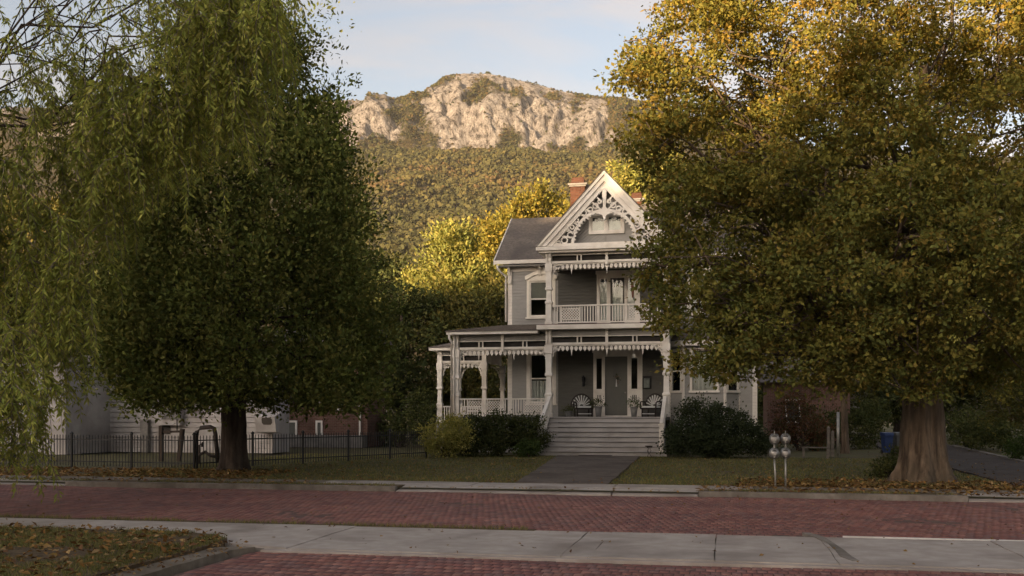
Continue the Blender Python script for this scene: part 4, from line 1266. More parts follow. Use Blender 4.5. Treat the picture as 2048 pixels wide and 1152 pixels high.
# ------------------------------------------------------------------ dark evergreen on the left
eb = gp(466, 940); eb = (eb[0], eb[1], 0)
EVP = [(0.1063, 0.125, 0.0312), (0.125, 0.1425, 0.0375), (0.1475, 0.155, 0.0425), (0.0875, 0.11, 0.03), (0.1688, 0.1625, 0.045)]
def egg_clumps(prof, cx, cy, dens, spike=.0):
    zs = np.array([p[0] for p in prof]); rs = np.array([p[1] for p in prof])
    zt = np.linspace(zs[0], zs[-1], 400); rt = np.interp(zt, zs, rs)
    area = np.cumsum(rt); area /= area[-1]
    n = int(dens * 2 * math.pi * rs.mean() * (zs[-1] - zs[0]))
    z = np.interp(rng.random(n), area, zt); r = np.interp(z, zs, rs)
    a = rng.uniform(0, 2 * math.pi, n)
    bump = 1 + .10 * np.sin(3 * a + z * 1.3) + .09 * np.sin(5 * a - z * 2.1) + .07 * np.sin(9 * a + z * 3.7)
    k = np.where(rng.random(n) < .72, rng.uniform(.78, 1.0, n), np.sqrt(rng.uniform(.05, .7, n))) * bump
    C = np.stack([cx + r * k * np.cos(a), cy + r * k * np.sin(a), z], -1)
    O = unit(np.stack([np.cos(a), np.sin(a), np.full(n, .45)], -1))
    return C, O
reseed('evergreen')
eroot = thing('evergreen_tree', eb, 'tall dark green dense tree with egg shaped crown behind the iron fence corner', 'tree')
prof = [(1.9, 3.0), (2.4, 3.9), (3.3, 4.2), (4.7, 4.1), (6.1, 3.85), (7.5, 3.5), (8.9, 3.0), (10.3, 2.4), (11.3, 1.9), (12.1, 1.2), (12.8, .3)]
cxy = (.42, .1)
zs_ = np.array([q[0] for q in prof]); rs_ = np.array([q[1] for q in prof]) * .97
eb_l = []
for k in range(135):
    z = np.interp(rng.random(), np.cumsum(rs_) / rs_.sum(), zs_); r = np.interp(z, zs_, rs_); a = rng.uniform(0, 2 * math.pi)
    lr = rng.uniform(.5, 1.05) * (.6 + .4 * r / 3.8)
    kk = rng.uniform(.68, .93) * r
    eb_l.append((cxy[0] + kk * math.cos(a), cxy[1] + kk * math.sin(a), z, lr, rng.uniform(.9, 1.5)))
C, O = lobe_clumps(eb_l, 7.2, (.5, 1.1), .1, .6)
Cf, Of = egg_clumps([(q[0], q[1] * .78) for q in prof], cxy[0], cxy[1], 4.2)
tipm = rng.random(len(C)) < .22
C2_ = C[tipm] + O[tipm] * rng.uniform(.1, .65, tipm.sum())[:, None] + np.array([0, 0, 1]) * rng.uniform(.05, .7, tipm.sum())[:, None]
Call, Oall = np.concatenate([C, C2_, Cf]), np.concatenate([O, unit(O[tipm] + np.array([0, 0, .9])), Of])
ok_ = Call[:, 2] > 1.75; Call, Oall = Call[ok_], Oall[ok_]
a_ = clump_leaves(Call, Oall, 23, .30, .132, EVP, flat=1.1, up=.4, droop=-.35, jitter=.3, aspect=.5)
link(leaf_mesh('crown', *a_), 'crown', M['leaf_dark'], eroot)
elobes = [(cxy[0] + .5 * np.interp(2.6 + k * .62, zs_, rs_) * math.cos(k * 2.4), cxy[1] + .5 * np.interp(2.6 + k * .62, zs_, rs_) * math.sin(k * 2.4), 2.6 + k * .62, .3 * np.interp(2.6 + k * .62, zs_, rs_), 1) for k in range(14)]
tree_wood(eroot, .36, [(0, 0, -.1), (.02, 0, 1.6), (.2, .05, 5), (.5, .1, 12.4)], elobes, M['bark_dark'], flare=.75, twigs=6, limbr=.32)

# ------------------------------------------------------------------ willow hanging in at the left
wb = c2w(-13.5, 19.0); 
reseed('willow')
wroot = thing('willow_tree', wb, 'light green willow with trailing fronds hanging over the left pavement', 'tree')
WILP = [(.235, .265, .058), (.265, .290, .065), (.200, .235, .056), (.295, .300, .072), (.32, .300, .078)]
tops = []
bottom = [(-400, 930), (-60, 925), (0, 890), (60, 900), (95, 915), (120, 850), (150, 740), (180, 600), (230, 450), (320, 340), (400, 330), (440, 260), (480, 180), (520, 90), (560, 20)]
bx_, by_ = np.array([q[0] for q in bottom], float), np.array([q[1] for q in bottom], float)
SP, SU, SN, SL, SC = [], [], [], [], []
strand_mb = MB()
def frond(P, dens, tone):
    n = len(P)
    strand_mb.tube(P[::2] if n > 5 else P, list(np.linspace(.009, .003, len(P[::2]) if n > 5 else n)), 3, cap=False)
    L = np.linalg.norm(np.diff(P, axis=0), axis=1).sum(); m = max(4, int(L * dens))
    tt = np.sort(rng.uniform(.04, 1, m)) * (n - 1)
    f = lambda t: np.stack([np.interp(np.minimum(t, n - 1), np.arange(n), P[:, k]) for k in range(3)], -1)
    Q = f(tt); dr = unit(f(tt + .3) - Q + np.array([0, 0, -1e-3]))
    side = unit(rng.normal(size=Q.shape) * np.array([1, 1, .5]))
    SP.append(Q + side * rng.uniform(0, .04, (m, 1))); SU.append(unit(dr * .7 + side * .85 + np.array([0, 0, -.3])))
    SN.append(unit(rng.normal(size=Q.shape) + np.array([0, -.3, .5]))); SL.append(rng.uniform(.07, .15, m))
    SC.append(np.asarray(WILP)[rng.integers(0, 5, m)] * tone * rng.uniform(.75, 1.25, (m, 1)))
NST = 275
for i in range(NST):
    px = rng.uniform(-330, 560); D = rng.uniform(15.0, 19.5)
    lim_ = np.interp(px, bx_, by_)
    airy = px < 430 and rng.random() < .16
    pyb = lim_ - (rng.random() ** 1.3) * (lim_ - 150) if not airy else rng.uniform(-20, 260)
    if px > 300 and pyb > lim_ - 10: pyb -= 15
    pyt = max(-230, pyb - rng.uniform(150, 330))
    if not airy and px < 430 and (pyt + pyb) / 2 < 190 and rng.random() < .72: continue
    p1 = np.array(at(px, pyb, D)); p0 = np.array(at(px - rng.uniform(10, 130), pyt, D + rng.uniform(-.6, .6)))
    n = 9; t = np.linspace(0, 1, n)[:, None]
    P = p0 + (p1 - p0) * np.concatenate([1 - (1 - t) ** 2.0, 1 - (1 - t) ** 2.0, t ** 1.2], 1)
    P += rng.normal(size=P.shape) * .05; P -= np.array(wb)
    tone = rng.uniform(.7, 1.2); frond(P, 34 if airy else 52, tone)
    for k in range(3 if airy else 11):
        j = rng.integers(2, n); q0 = P[j]
        a = rng.uniform(0, 6.28); Ls = rng.uniform(.35, 1.0)
        out = np.array([math.cos(a) * .55, math.sin(a) * .55, -.05]) * Ls
        ts = np.linspace(0, 1, 5)[:, None]
        Q = q0 + out * (1 - (1 - ts) ** 2) + np.array([0, 0, -1.0]) * Ls * ts ** 1.7
        frond(Q + rng.normal(size=Q.shape) * .012, 34 if airy else 58, tone * rng.uniform(.85, 1.15))
SP, SU, SN, SL, SC = map(np.concatenate, (SP, SU, SN, SL, SC))
link(leaf_mesh('crown', SP, SU, SN, SL, SL * .27, SC), 'crown', M['leaf'], wroot)
strand_mb.build('fronds', M['bark_pale'], wroot)
wl_pts = [at(440, 70, 17), at(430, -60, 18), at(330, -120, 16), at(200, 60, 18.5), at(60, -40, 16.5), at(-60, 150, 18), at(250, -220, 17), at(400, 110, 17.5), at(-150, 350, 17)]
tree_wood(wroot, .55, [(0, 0, -.1), (.1, 0, 2), (.5, .1, 5), (1.0, .2, 10.5)], [(p[0] - wb[0], p[1] - wb[1], p[2] - wb[2], .8, 1) for p in wl_pts], M['bark_dark'], flare=.6, twigs=9, limbr=.13)

# ------------------------------------------------------------------ trees behind the house and on the right
GOLD = [(.22, .19, .038), (.26, .21, .038), (.17, .165, .038), (.28, .205, .038)]
YELG = [(.24, .24, .058), (.28, .26, .065), (.20, .215, .058), (.31, .265, .07)]
DKG = [(0.066, 0.0792, 0.0264), (0.084, 0.0936, 0.0312), (0.0528, 0.0672, 0.024), (0.102, 0.1032, 0.0336)]
OLV = [(0.0938, 0.0938, 0.0275), (0.1187, 0.11, 0.03), (0.075, 0.08, 0.025), (0.1375, 0.1125, 0.0312)]
def bgtree(base_px, D, lobes, label, pal, r=.25, dens=1.2, nl=26, cr=.6, size=.26, bark='bark_dark', lmat='leaf', name='broadleaf_tree', droop=.1, up=.4, aspect=.5, flat=.8, grp='trees behind the houses'):
    b = c2w((base_px - 1024) / F * D, D, 0.0)
    top = max(l[2] for l in lobes) * .92
    mid = np.mean([[l[0], l[1]] for l in lobes], 0) - np.array(b[:2])
    return tree(name, b, lobes, label, 'tree', M[bark], r, top, pal, dens * 1.6, int(nl * .85), cr * .75, size * .92, lmat, grp, flare=.5, twigs=5, bough=8, fill=8, cut=.6, flat=flat, up=up, droop=droop, aspect=aspect, lean=(mid[0] * .7, mid[1] * .7))
bgtree(905, 58, [LB_(905, 520, 58, 2.0), LB_(860, 545, 57, 1.4), LB_(950, 530, 58, 1.4), LB_(895, 485, 58, 1.1), LB_(930, 475, 59, .9), LB_(840, 580, 57, 1.4), LB_(905, 580, 57, 1.8), LB_(960, 580, 58, 1.6)],
       'feathery yellow green tree left of the house roof, pale limbs showing', YELG, .22, 1.5, 26, .55, .24, 'bark_pale', droop=-.5, flat=1.3)
bgtree(1060, 66, [LB_(1060, 450, 66, 2.1), LB_(1010, 470, 65, 1.7), LB_(1105, 440, 67, 1.9), LB_(1070, 395, 66, .9), LB_(1030, 415, 66, .9), LB_(985, 490, 65, 2.0), LB_(970, 560, 64, 2.2), LB_(1120, 470, 67, 2.0), LB_(1060, 520, 66, 2.6)],
       'golden leafed tree rising directly behind the left roof ridge', GOLD, .35, 1.3, 26, .6, .27, 'bark_dark', droop=-.45, flat=1.3)
bgtree(1290, 70, [LB_(1262, 350, 70, 1.4), LB_(1300, 380, 70, 2.0), LB_(1240, 390, 70, 1.1), LB_(1330, 330, 71, 1.8), LB_(1290, 450, 70, 2.4)],
       'yellow leafed tree showing behind the right slope of the gable', YELG, .35, 1.2, 24, .6, .27, droop=-.3)
bgtree(800, 52, [LB_(800, 640, 52, 1.9), LB_(770, 700, 52, 1.9), LB_(840, 690, 51, 1.8), LB_(820, 760, 51, 1.7), LB_(760, 790, 52, 1.3), LB_(840, 610, 53, 1.5)],
       'dark green tree filling the gap right of the brick building', DKG, .3, 1.5, 26, .55, .24, lmat='leaf_dark')
bgtree(930, 53, [LB_(920, 650, 53, 1.9), LB_(965, 640, 53, 1.6), LB_(890, 700, 52, 1.6), LB_(950, 720, 52, 1.9), LB_(990, 690, 54, 1.5), LB_(930, 790, 52, 2.0), LB_(1000, 600, 55, 1.5), LB_(880, 800, 52, 1.4)],
       'shaded olive tree just left of the side porch', OLV, .3, 1.5, 26, .55, .24)
bgtree(640, 66, [LB_(640, 560, 66, 3.2), LB_(560, 600, 66, 3.0), LB_(720, 600, 66, 2.8), LB_(680, 480, 67, 2.6), LB_(760, 560, 67, 2.0)], 'deep green tree standing behind the brick building roof', DKG, .4, 1.0, 24, .7, .30)
bgtree(330, 60, [LB_(330, 560, 60, 3.2), LB_(240, 600, 60, 2.8), LB_(420, 600, 60, 2.8), LB_(300, 470, 61, 2.4), LB_(160, 560, 60, 2.8), LB_(250, 690, 57, 2.6), LB_(150, 690, 56, 2.4), LB_(350, 690, 57, 2.4)], 'deep green tree behind the white building, seen through the willow', DKG, .4, 1.0, 24, .7, .30)
bgtree(30, 58, [LB_(30, 560, 58, 3.2), LB_(-80, 580, 58, 3.0), LB_(110, 470, 58, 2.4), LB_(20, 440, 58, 2.2)], 'leftmost green tree behind the white building', OLV, .4, 1.0, 24, .7, .30)
bgtree(1690, 39, [LB_(1690, 660, 39, 2.0), LB_(1640, 720, 38.5, 1.3), LB_(1740, 710, 39, 1.5), LB_(1700, 560, 40, 2.0), LB_(1620, 600, 39.5, 1.6)], 'slim straight trunked tree left of the big oak', OLV, .17, 1.5, 30, .5, .17, 'bark_oak', name='slim_tree')
bgtree(1800, 60, [LB_(1780, 640, 60, 3.0), LB_(1860, 700, 60, 3.0), LB_(1700, 700, 60, 2.6), LB_(1820, 780, 58, 2.2), LB_(1740, 790, 58, 1.9), LB_(1900, 800, 60, 2.0)], 'dark tree mass directly behind the big oak trunk', DKG, .4, 1.1, 26, .7, .28, lmat='leaf_dark')
bgtree(1990, 56, [LB_(1990, 640, 56, 3.0), LB_(2070, 720, 56, 2.6), LB_(1940, 740, 58, 2.2), LB_(2010, 790, 57, 2.0), LB_(2100, 560, 56, 3.0), LB_(1960, 540, 57, 2.4)], 'dark tree overhanging the back of the driveway', DKG, .4, 1.1, 26, .7, .28, lmat='leaf_dark')
bgtree(1560, 62, [LB_(1560, 660, 62, 2.8), LB_(1480, 620, 62, 2.6), LB_(1620, 600, 62, 2.6), LB_(1530, 540, 62, 2.6)], 'olive tree behind the red brick cottage', OLV, .35, 1.1, 26, .7, .28)
bgtree(2085, 34, [LB_(2040, 810, 34, .95), LB_(2090, 770, 34, 1.2), LB_(1995, 825, 34, .6), LB_(2120, 840, 34, 1.0), LB_(2010, 790, 34.3, .55)], 'small leaning tree with arching branches right of the driveway', OLV, .12, 3.0, 26, .32, .12, 'bark_pale', name='small_tree')

# ------------------------------------------------------------------ shrubs
def shrub(name, base, lobes, label, pal, dens=14, nl=34, cr=.22, size=.085, lmat='leaf', up=.5, flat=.8, droop=.0, aspect=.55, grp=None):
    reseed(label)
    root = thing(name, base, label, 'shrub', grp)
    lb = local(lobes, base)
    C, O = lobe_clumps(lb, dens, (.62, 1.02), .2, .66)
    ok = C[:, 2] > .03; C, O = C[ok], O[ok]
    P, U, N, Ln, Wd, cc = clump_leaves(C, O, nl, cr, size, pal, flat, up, droop, .25, aspect)
    P[:, 2] = np.maximum(P[:, 2], .02)
    link(leaf_mesh('foliage', P, U, N, Ln, Wd, cc), 'foliage', M[lmat], root)
    b = MB()
    for (x, y, z, r, q) in lb:
        for k in range(3):
            b.tube(limb_path((rng.normal(0, .08), rng.normal(0, .08), 0), (x + rng.normal(0, r * .3), y + rng.normal(0, r * .3), max(.15, z)), .05, 5, .3), list(np.linspace(.03, .01, 5)), 5)
    b.build('stems', M['bark_dark'], root)
    return root
def SH(px, py, D, r, q=.9): return LB_(px, py, D, r, q)
YB = [(.36, .33, .09), (.32, .30, .08), (.26, .26, .075), (.40, .35, .105)]
shrub('round_shrub', c2w(*[(888 - 1024) / F * 36, 36]), [SH(888, 870, 35.4, .76, 1.0), SH(912, 866, 35.6, .62, 1.0), SH(868, 884, 35.6, .42)], 'rounded yellow green shrub at the left end of the porch planting', YB)
DB = [(0.0546, 0.065, 0.0234), (0.0676, 0.078, 0.026), (0.0442, 0.0546, 0.0208), (0.0858, 0.0884, 0.0312)]
shrub('porch_shrub', c2w((930 - 1024) / F * 36.6, 36.6), [SH(925, 878, 36.6, .66), SH(960, 862, 36.8, .72), SH(945, 893, 36.2, .5), SH(905, 890, 36.2, .42)], 'dark clipped shrub against the porch, beside the yellow green one', DB, 18, lmat='leaf_dark')
shrub('porch_shrub', c2w((1000 - 1024) / F * 36.8, 36.8), [SH(1000, 862, 36.8, .80), SH(1030, 868, 36.6, .66), SH(985, 890, 36.2, .5)], 'dark clipped shrub in the middle below the porch railing', DB, 18, lmat='leaf_dark')
shrub('porch_shrub', c2w((1062 - 1024) / F * 37, 37), [SH(1058, 860, 37, .66), SH(1078, 875, 36.8, .42), SH(1050, 885, 36.4, .42)], 'dark clipped shrub hard against the left stair rail', DB, 18, lmat='leaf_dark')
GB = [(.06, .09, .025), (.075, .105, .03), (.05, .08, .02)]
shrub('low_shrub', c2w((1058 - 1024) / F * 35.7, 35.7), [SH(1060, 895, 35.7, .36, .8), SH(1045, 900, 35.6, .26, .8)], 'small bright green shrub at the foot of the stair rail', GB, 26, 26, .14, .08)
JB = [(0.0375, 0.05, 0.025), (0.0475, 0.06, 0.0275), (0.0575, 0.0688, 0.0312), (0.0312, 0.0425, 0.02)]
shrub('spreading_shrub', c2w((1420 - 1024) / F * 35.5, 35.5), [SH(1400, 840, 35.8, .85, .9), SH(1440, 850, 35.5, .9, .85), SH(1375, 870, 35.2, .75, .8), SH(1480, 870, 35, .8, .7), SH(1410, 880, 34.8, .7, .7), SH(1515, 885, 35, .55, .65), SH(1355, 890, 35.2, .5, .7), SH(1450, 890, 34.8, .6, .6)],
      'wide dark spreading evergreen shrub right of the porch steps', JB, 17, 34, .24, .085, 'leaf_dark')
RB = [(.12, .055, .03), (.15, .075, .04), (.09, .06, .03), (.075, .07, .03)]
shrub('russet_shrub', c2w((1600 - 1024) / F * 42, 42), [SH(1580, 830, 42, .7, 1.1), SH(1610, 850, 42, .75, 1.1), SH(1565, 865, 42, .55), SH(1640, 865, 42, .6), SH(1595, 800, 42.3, .4)], 'russet brown shrub in front of the red brick cottage', RB, 11, 26, .25, .10)
shrub('hedge_shrub', c2w((1660 - 1024) / F * 44, 44), [SH(1665, 850, 44, .8), SH(1700, 855, 44, .8), SH(1640, 880, 43, .6), SH(1730, 865, 44, .8), SH(1740, 830, 45, .8)], 'dark green bush around the slim tree trunk', DKG, 8, 28, .3, .12, 'leaf_dark')
shrub('garden_shrub', c2w((1935 - 1024) / F * 46, 46), [SH(1975, 860, 40, .9), SH(1950, 862, 44, .8), SH(1925, 850, 50, 1.0), SH(2005, 850, 42, 1.1)], 'dark bush on the right bank of the driveway', DKG, 8, 28, .3, .12, 'leaf_dark')
shrub('round_shrub', c2w((2035 - 1024) / F * 33, 33), [SH(2035, 898, 33, .38, .8), SH(2055, 893, 33, .42, .8)], 'small round green shrub at the right edge by the driveway bank', GB, 26, 26, .14, .08)
shrub('ground_shrub', c2w((1772 - 1024) / F * 24.5, 24.5), [SH(1775, 938, 24.5, .34, .8), SH(1790, 918, 25, .3, 1.0), SH(1755, 948, 24.3, .2, .8)], 'small dark leafy plant growing against the left root of the oak', DKG, 30, 24, .12, .07)
shrub('tall_hedge', c2w((975 - 1024) / F * 60, 60), [SH(940, 790, 60, 1.9, .9), SH(975, 780, 60, 1.9, .9), SH(1010, 790, 60, 1.8, .9), SH(960, 740, 61, 1.5)], 'tall dark hedge seen through the side porch', DKG, 2.6, 26, .5, .22, 'leaf_dark')
shrub('tall_hedge', c2w((1545 - 1024) / F * 64, 64), [SH(1520, 800, 64, 2.0, .9), SH(1555, 790, 65, 2.0, .9), SH(1540, 740, 65, 1.8)], 'dark hedge filling the gap right of the grey house corner', DKG, 2.6, 26, .5, .22, 'leaf_dark')
shrub('hedge_shrub', c2w((800 - 1024) / F * 46, 46), [SH(815, 850, 46, .9), SH(780, 860, 47, .8), SH(850, 840, 45, .8), SH(745, 860, 48, .8), SH(845, 810, 46, .7)], 'dark bushes behind the far end of the iron fence', DKG, 8, 28, .3, .12, 'leaf_dark')
# ------------------------------------------------------------------ mountain
def vnoise(x, y, seed):
    """value noise on arrays"""
    r = np.random.default_rng(seed); T = r.random((256, 256))
    xi, yi = np.floor(x).astype(int), np.floor(y).astype(int)
    fx, fy = x - xi, y - yi
    fx, fy = fx * fx * (3 - 2 * fx), fy * fy * (3 - 2 * fy)
    g = lambda a, b: T[a % 256, b % 256]
    return (g(xi, yi) * (1 - fx) + g(xi + 1, yi) * fx) * (1 - fy) + (g(xi, yi + 1) * (1 - fx) + g(xi + 1, yi + 1) * fx) * fy
def fbm(x, y, seed, o=5):
    s, a, t = 0, .5, 0
    for k in range(o):
        s = s + a * vnoise(x * 2 ** k, y * 2 ** k, seed + k); t += a; a *= .5
    return s / t
reseed('mountain')
RD = 1300.0
prof_px = np.array([(-900, 420), (-300, 300), (100, 235), (300, 212), (560, 220), (700, 213), (770, 213), (830, 205), (860, 190), (895, 163), (930, 156), (975, 156), (1005, 161), (1060, 174), (1110, 188), (1165, 200), (1205, 206), (1245, 210), (1300, 215), (1420, 260), (1600, 330), (2000, 420), (2600, 560)], float)
rx = (prof_px[:, 0] - 1024) / F * RD; rz_ = EYE + (HZ - prof_px[:, 1]) / F * RD
def terrain(X, D):
    """height over cam-frame ground coordinates"""
    ridge = np.interp(X, rx, rz_)
    n1 = fbm(X / 160 + 9, D / 160 + 3, 11); n2 = fbm(X / 38 + 5, D / 38 + 1, 31)
    t = np.clip((D - 260) / (1120 - 260), 0, 1)
    apron_h = 8 + 285 * t ** 1.15 + (n1 - .5) * 60 * t + (n2 - .5) * 14
    # the crag's foot wanders; above it the dome steepens and then rounds off to the ridge
    foot = 1085 + 26 * np.sin(X / 70 + 1) + 60 * (fbm(X / 55 + 3, X * 0 + .5, 71) - .5)
    c = np.clip((D - foot) / (RD - foot), 0, 1)
    cl = 1 - (1 - c) ** 1.9
    h = apron_h * (1 - cl) + ridge * cl
    steep = np.sin(np.clip(c / .86, 0, 1) * math.pi) ** .7 * (c > 0) * (c < .86) * (1.12 - .75 * c)
    # slabs leaning to the right, parted by gullies
    q = X - (h - 330) * .35 * np.sin(X / 120 + .6) + 40 * (fbm(X / 60, h / 60, 51) - .5)
    g1 = np.abs(fbm(q / 30, h / 120, 101, 3) - .5) * 2
    g2 = np.abs(fbm(q / 11, h / 45, 131, 3) - .5) * 2
    big = fbm(q / 70, h / 90, 161, 3) - .5
    led = fbm(X / 40 + 4, h / 16, 181, 3) - .5
    h = h + steep * (big * 40 - (1 - g1) ** 4 * 17 - (1 - g2) ** 4 * 9 + led * 16 + (fbm(q / 7, h / 16, 171, 4) - .5) * 9)
    back = np.clip((D - RD) / 900, 0, 1)
    h = h - back ** 1.2 * 260 + (n2 - .5) * 4 * (c >= 1)
    return h, c, foot
def rockmask(X, D, h, c):
    """bare slabs, broken by scrubby ledges and gullies"""
    q = X - (h - 330) * .35 * np.sin(X / 120 + .6) + 40 * (fbm(X / 60, h / 60, 51) - .5)
    veg = fbm(q / 22 + 3, h / 26 + 1, 201, 5); veg2 = fbm(q / 75 + 8, h / 50, 231, 3)
    lim = np.interp(X, (np.array([500, 700, 760, 800, 835, 870, 900, 1000, 1100, 1180, 1210, 1235, 1300]) - 1024) / F * 1200, [.56, .66, .66, .60, .50, .58, .66, .66, .66, .64, .60, .22, .0])
    top = np.clip((c - .86) * 2.0, 0, .4) + np.clip((.30 * fbm(X / 34 + 6, D * 0 + 2.2, 271, 3) - c) * 2.2, 0, .4)
    return ((c > 0.0) & (c < .995)) * np.clip((lim - .62 * veg - .38 * veg2 - .075 - top) * 9 + .5, 0, 1)
xs_ = np.concatenate([np.linspace(-900, -330, 90), np.arange(-328, 260, 2.1), np.linspace(262, 1000, 110)])
ds_ = np.concatenate([np.linspace(262, 1040, 120), np.arange(1043, 1304, 2.4), np.linspace(1306, 2100, 30)])
X, D = np.meshgrid(xs_, ds_)
Hh, cc_, ft_ = terrain(X, D)
Vw = np.stack([X * CY - D * SY, X * SY + D * CY, Hh], -1)
rock = rockmask(X, D, Hh, cc_)
nx, ny = len(xs_), len(ds_)
i = (np.arange(ny - 1)[:, None] * nx + np.arange(nx - 1)[None]).ravel()
me = np_mesh('mountain', Vw.reshape(-1, 3), np.stack([i, i + 1, i + 1 + nx, i + nx], -1), np.repeat(rock.reshape(-1, 1), 3, 1), smooth=True)
m, n, l, p = new_mat('mountain_rock_and_scrub')
at_ = n.new('ShaderNodeAttribute'); at_.attribute_name = 'col'
geo = n.new('ShaderNodeNewGeometry')
mpn = n.new('ShaderNodeMapping'); mpn.inputs['Scale'].default_value = (.16, .16, .045); mpn.inputs['Rotation'].default_value = (0, R(16), 0)
l.new(geo.outputs['Position'], mpn.inputs['Vector'])
z1 = n.new('ShaderNodeTexNoise'); z1.inputs['Scale'].default_value = 1.0; z1.inputs['Detail'].default_value = 8; z1.inputs['Roughness'].default_value = .68
l.new(mpn.outputs['Vector'], z1.inputs['Vector'])
rr = n.new('ShaderNodeValToRGB')
rr.color_ramp.elements[0].position = .38; rr.color_ramp.elements[0].color = (.07, .058, .05, 1)
rr.color_ramp.elements[1].position = .62; rr.color_ramp.elements[1].color = (.45, .40, .355, 1)
e = rr.color_ramp.elements.new(.47); e.color = (.29, .252, .222, 1)
l.new(z1.outputs['Fac'], rr.inputs['Fac'])
z2 = n.new('ShaderNodeTexNoise'); z2.inputs['Scale'].default_value = .05; z2.inputs['Detail'].default_value = 8
l.new(geo.outputs['Position'], z2.inputs['Vector'])
rv = n.new('ShaderNodeValToRGB')
rv.color_ramp.elements[0].position = .35; rv.color_ramp.elements[0].color = (.035, .036, .014, 1)
rv.color_ramp.elements[1].position = .68; rv.color_ramp.elements[1].color = (.12, .085, .04, 1)
l.new(z2.outputs['Fac'], rv.inputs['Fac'])
mxm = n.new('ShaderNodeMix'); mxm.data_type = 'RGBA'
l.new(at_.outputs['Fac'], mxm.inputs['Factor']); l.new(rv.outputs['Color'], mxm.inputs['A']); l.new(rr.outputs['Color'], mxm.inputs['B'])
l.new(mxm.outputs['Result'], p.inputs['Base Color']); p.inputs['Roughness'].default_value = .95; p.inputs['Specular IOR Level'].default_value = .1
zf = n.new('ShaderNodeTexNoise'); zf.inputs['Scale'].default_value = 2.6; zf.inputs['Detail'].default_value = 9; zf.inputs['Roughness'].default_value = .7; zf.inputs['Distortion'].default_value = .4
l.new(mpn.outputs['Vector'], zf.inputs['Vector'])
bn = n.new('ShaderNodeBump'); bn.inputs['Strength'].default_value = 1.0; bn.inputs['Distance'].default_value = 9.0
l.new(zf.outputs['Fac'], bn.inputs['Height']); l.new(bn.outputs['Normal'], p.inputs['Normal'])
mo = link(me, 'mountain', m)
tag(mo, 'domed granite mountain with pale cliffs above wooded slopes', 'mountain', kind='structure')

# woods on the slopes: thousands of small crowns in one mass
def crowns(X, D, R_, H_, colr, nsub):
    """ragged crowns: each one a cloud of facets"""
    n = len(X); z, _, _ = terrain(X, D)
    k = nsub
    d = unit(rng.normal(size=(n, k, 3))); d[..., 2] = np.abs(d[..., 2]) * 1.0 - .25
    rad = rng.uniform(.72, 1.08, (n, k, 1))
    c = np.stack([X, D, z + H_ * .55], -1)[:, None] + d * rad * np.stack([R_, R_, H_ * .55], -1)[:, None]
    t1 = unit(np.cross(d, rng.normal(size=d.shape))); t2 = unit(np.cross(d, t1)) * .9 + d * rng.uniform(-.5, .5, (n, k, 1))
    s = (R_ * .5)[:, None, None] * rng.uniform(.7, 1.3, (n, k, 1))
    V = np.stack([c - t1 * s - t2 * s * .8, c + t1 * s - t2 * s * .6, c + t1 * s * .3 + t2 * s, c - t1 * s * .9 + t2 * s * .4], 2)
    C = np.repeat(np.repeat(colr[:, None], k, 1)[:, :, None], 4, 2) * rng.uniform(.9, 1.1, (n, k, 1, 1))
    V = V.reshape(-1, 3); W_ = np.stack([V[:, 0] * CY - V[:, 1] * SY, V[:, 0] * SY + V[:, 1] * CY, V[:, 2]], -1)
    return W_, C.reshape(-1, 3)
def scatter(n, x0, x1, d0, d1):
    a = rng.uniform(x0, x1, n); D_ = np.sqrt(rng.uniform(d0 ** 2, d1 ** 2, n))
    return a * D_ / 1000.0, D_
Vs, Cs = [], []
tx_, td_ = scatter(25000, -170, 145, 330, 1300)
h_, c_, f_ = terrain(tx_, td_)
rk_ = rockmask(tx_, td_, h_, c_)
keep = rng.random(len(tx_)) > rk_ * 1.6
tx_, td_, c_ = tx_[keep], td_[keep], c_[keep]
pal = np.array([(.050, .055, .020), (.070, .068, .024), (.095, .078, .028), (.13, .085, .030), (.040, .048, .020), (.11, .095, .032), (.15, .09, .04), (.085, .08, .03)])
patch = fbm(tx_ / 60 + 2, td_ / 90 + 7, 301, 4)
ix = np.clip((patch * 10 - 1.5 + rng.normal(0, 1.6, len(tx_))).astype(int), 0, 7)
order_ = np.array([4, 0, 1, 7, 5, 2, 3, 6])
colr = (pal[order_[ix]] * .62 + pal.mean(0) * .38) * rng.uniform(.82, 1.15, (len(tx_), 1))
small = np.where(c_ > .75, .32, np.where(c_ > 0, .5, 1.0))
R_ = rng.uniform(1.3, 3.1, len(tx_)) * small; H_ = R_ * rng.uniform(1.7, 2.6, len(tx_))
W_, C_ = crowns(tx_, td_, R_, H_, colr, 9)
# low scrub on the ledges and along the ridge
sx_, sd_ = scatter(9000, -190, 115, 1060, 1320)
sh_, sc_, _ = terrain(sx_, sd_); sr_ = rockmask(sx_, sd_, sh_, sc_)
keep = (sc_ > .02) & (rng.random(len(sx_)) > np.clip(sr_ * 1.1, 0, .965))
sx_, sd_, sc_ = sx_[keep], sd_[keep], sc_[keep]
scol = pal[rng.integers(0, 6, len(sx_))] * rng.uniform(.6, 1.0, (len(sx_), 1))
Rs_ = rng.uniform(.9, 2.1, len(sx_))
W2_, C2s_ = crowns(sx_, sd_, Rs_, Rs_ * rng.uniform(1.0, 1.8, len(sx_)), scol, 9)
W_, C_ = np.concatenate([W_, W2_]), np.concatenate([C_, C2s_])
fo = link(np_mesh('forest', W_, np.arange(len(W_)).reshape(-1, 4), C_), 'forest', leaf_mat('forest_leaf', .1, rough=.9, spec=.05))
tag(fo, 'autumn woods covering the lower mountain slopes', 'forest', kind='stuff')
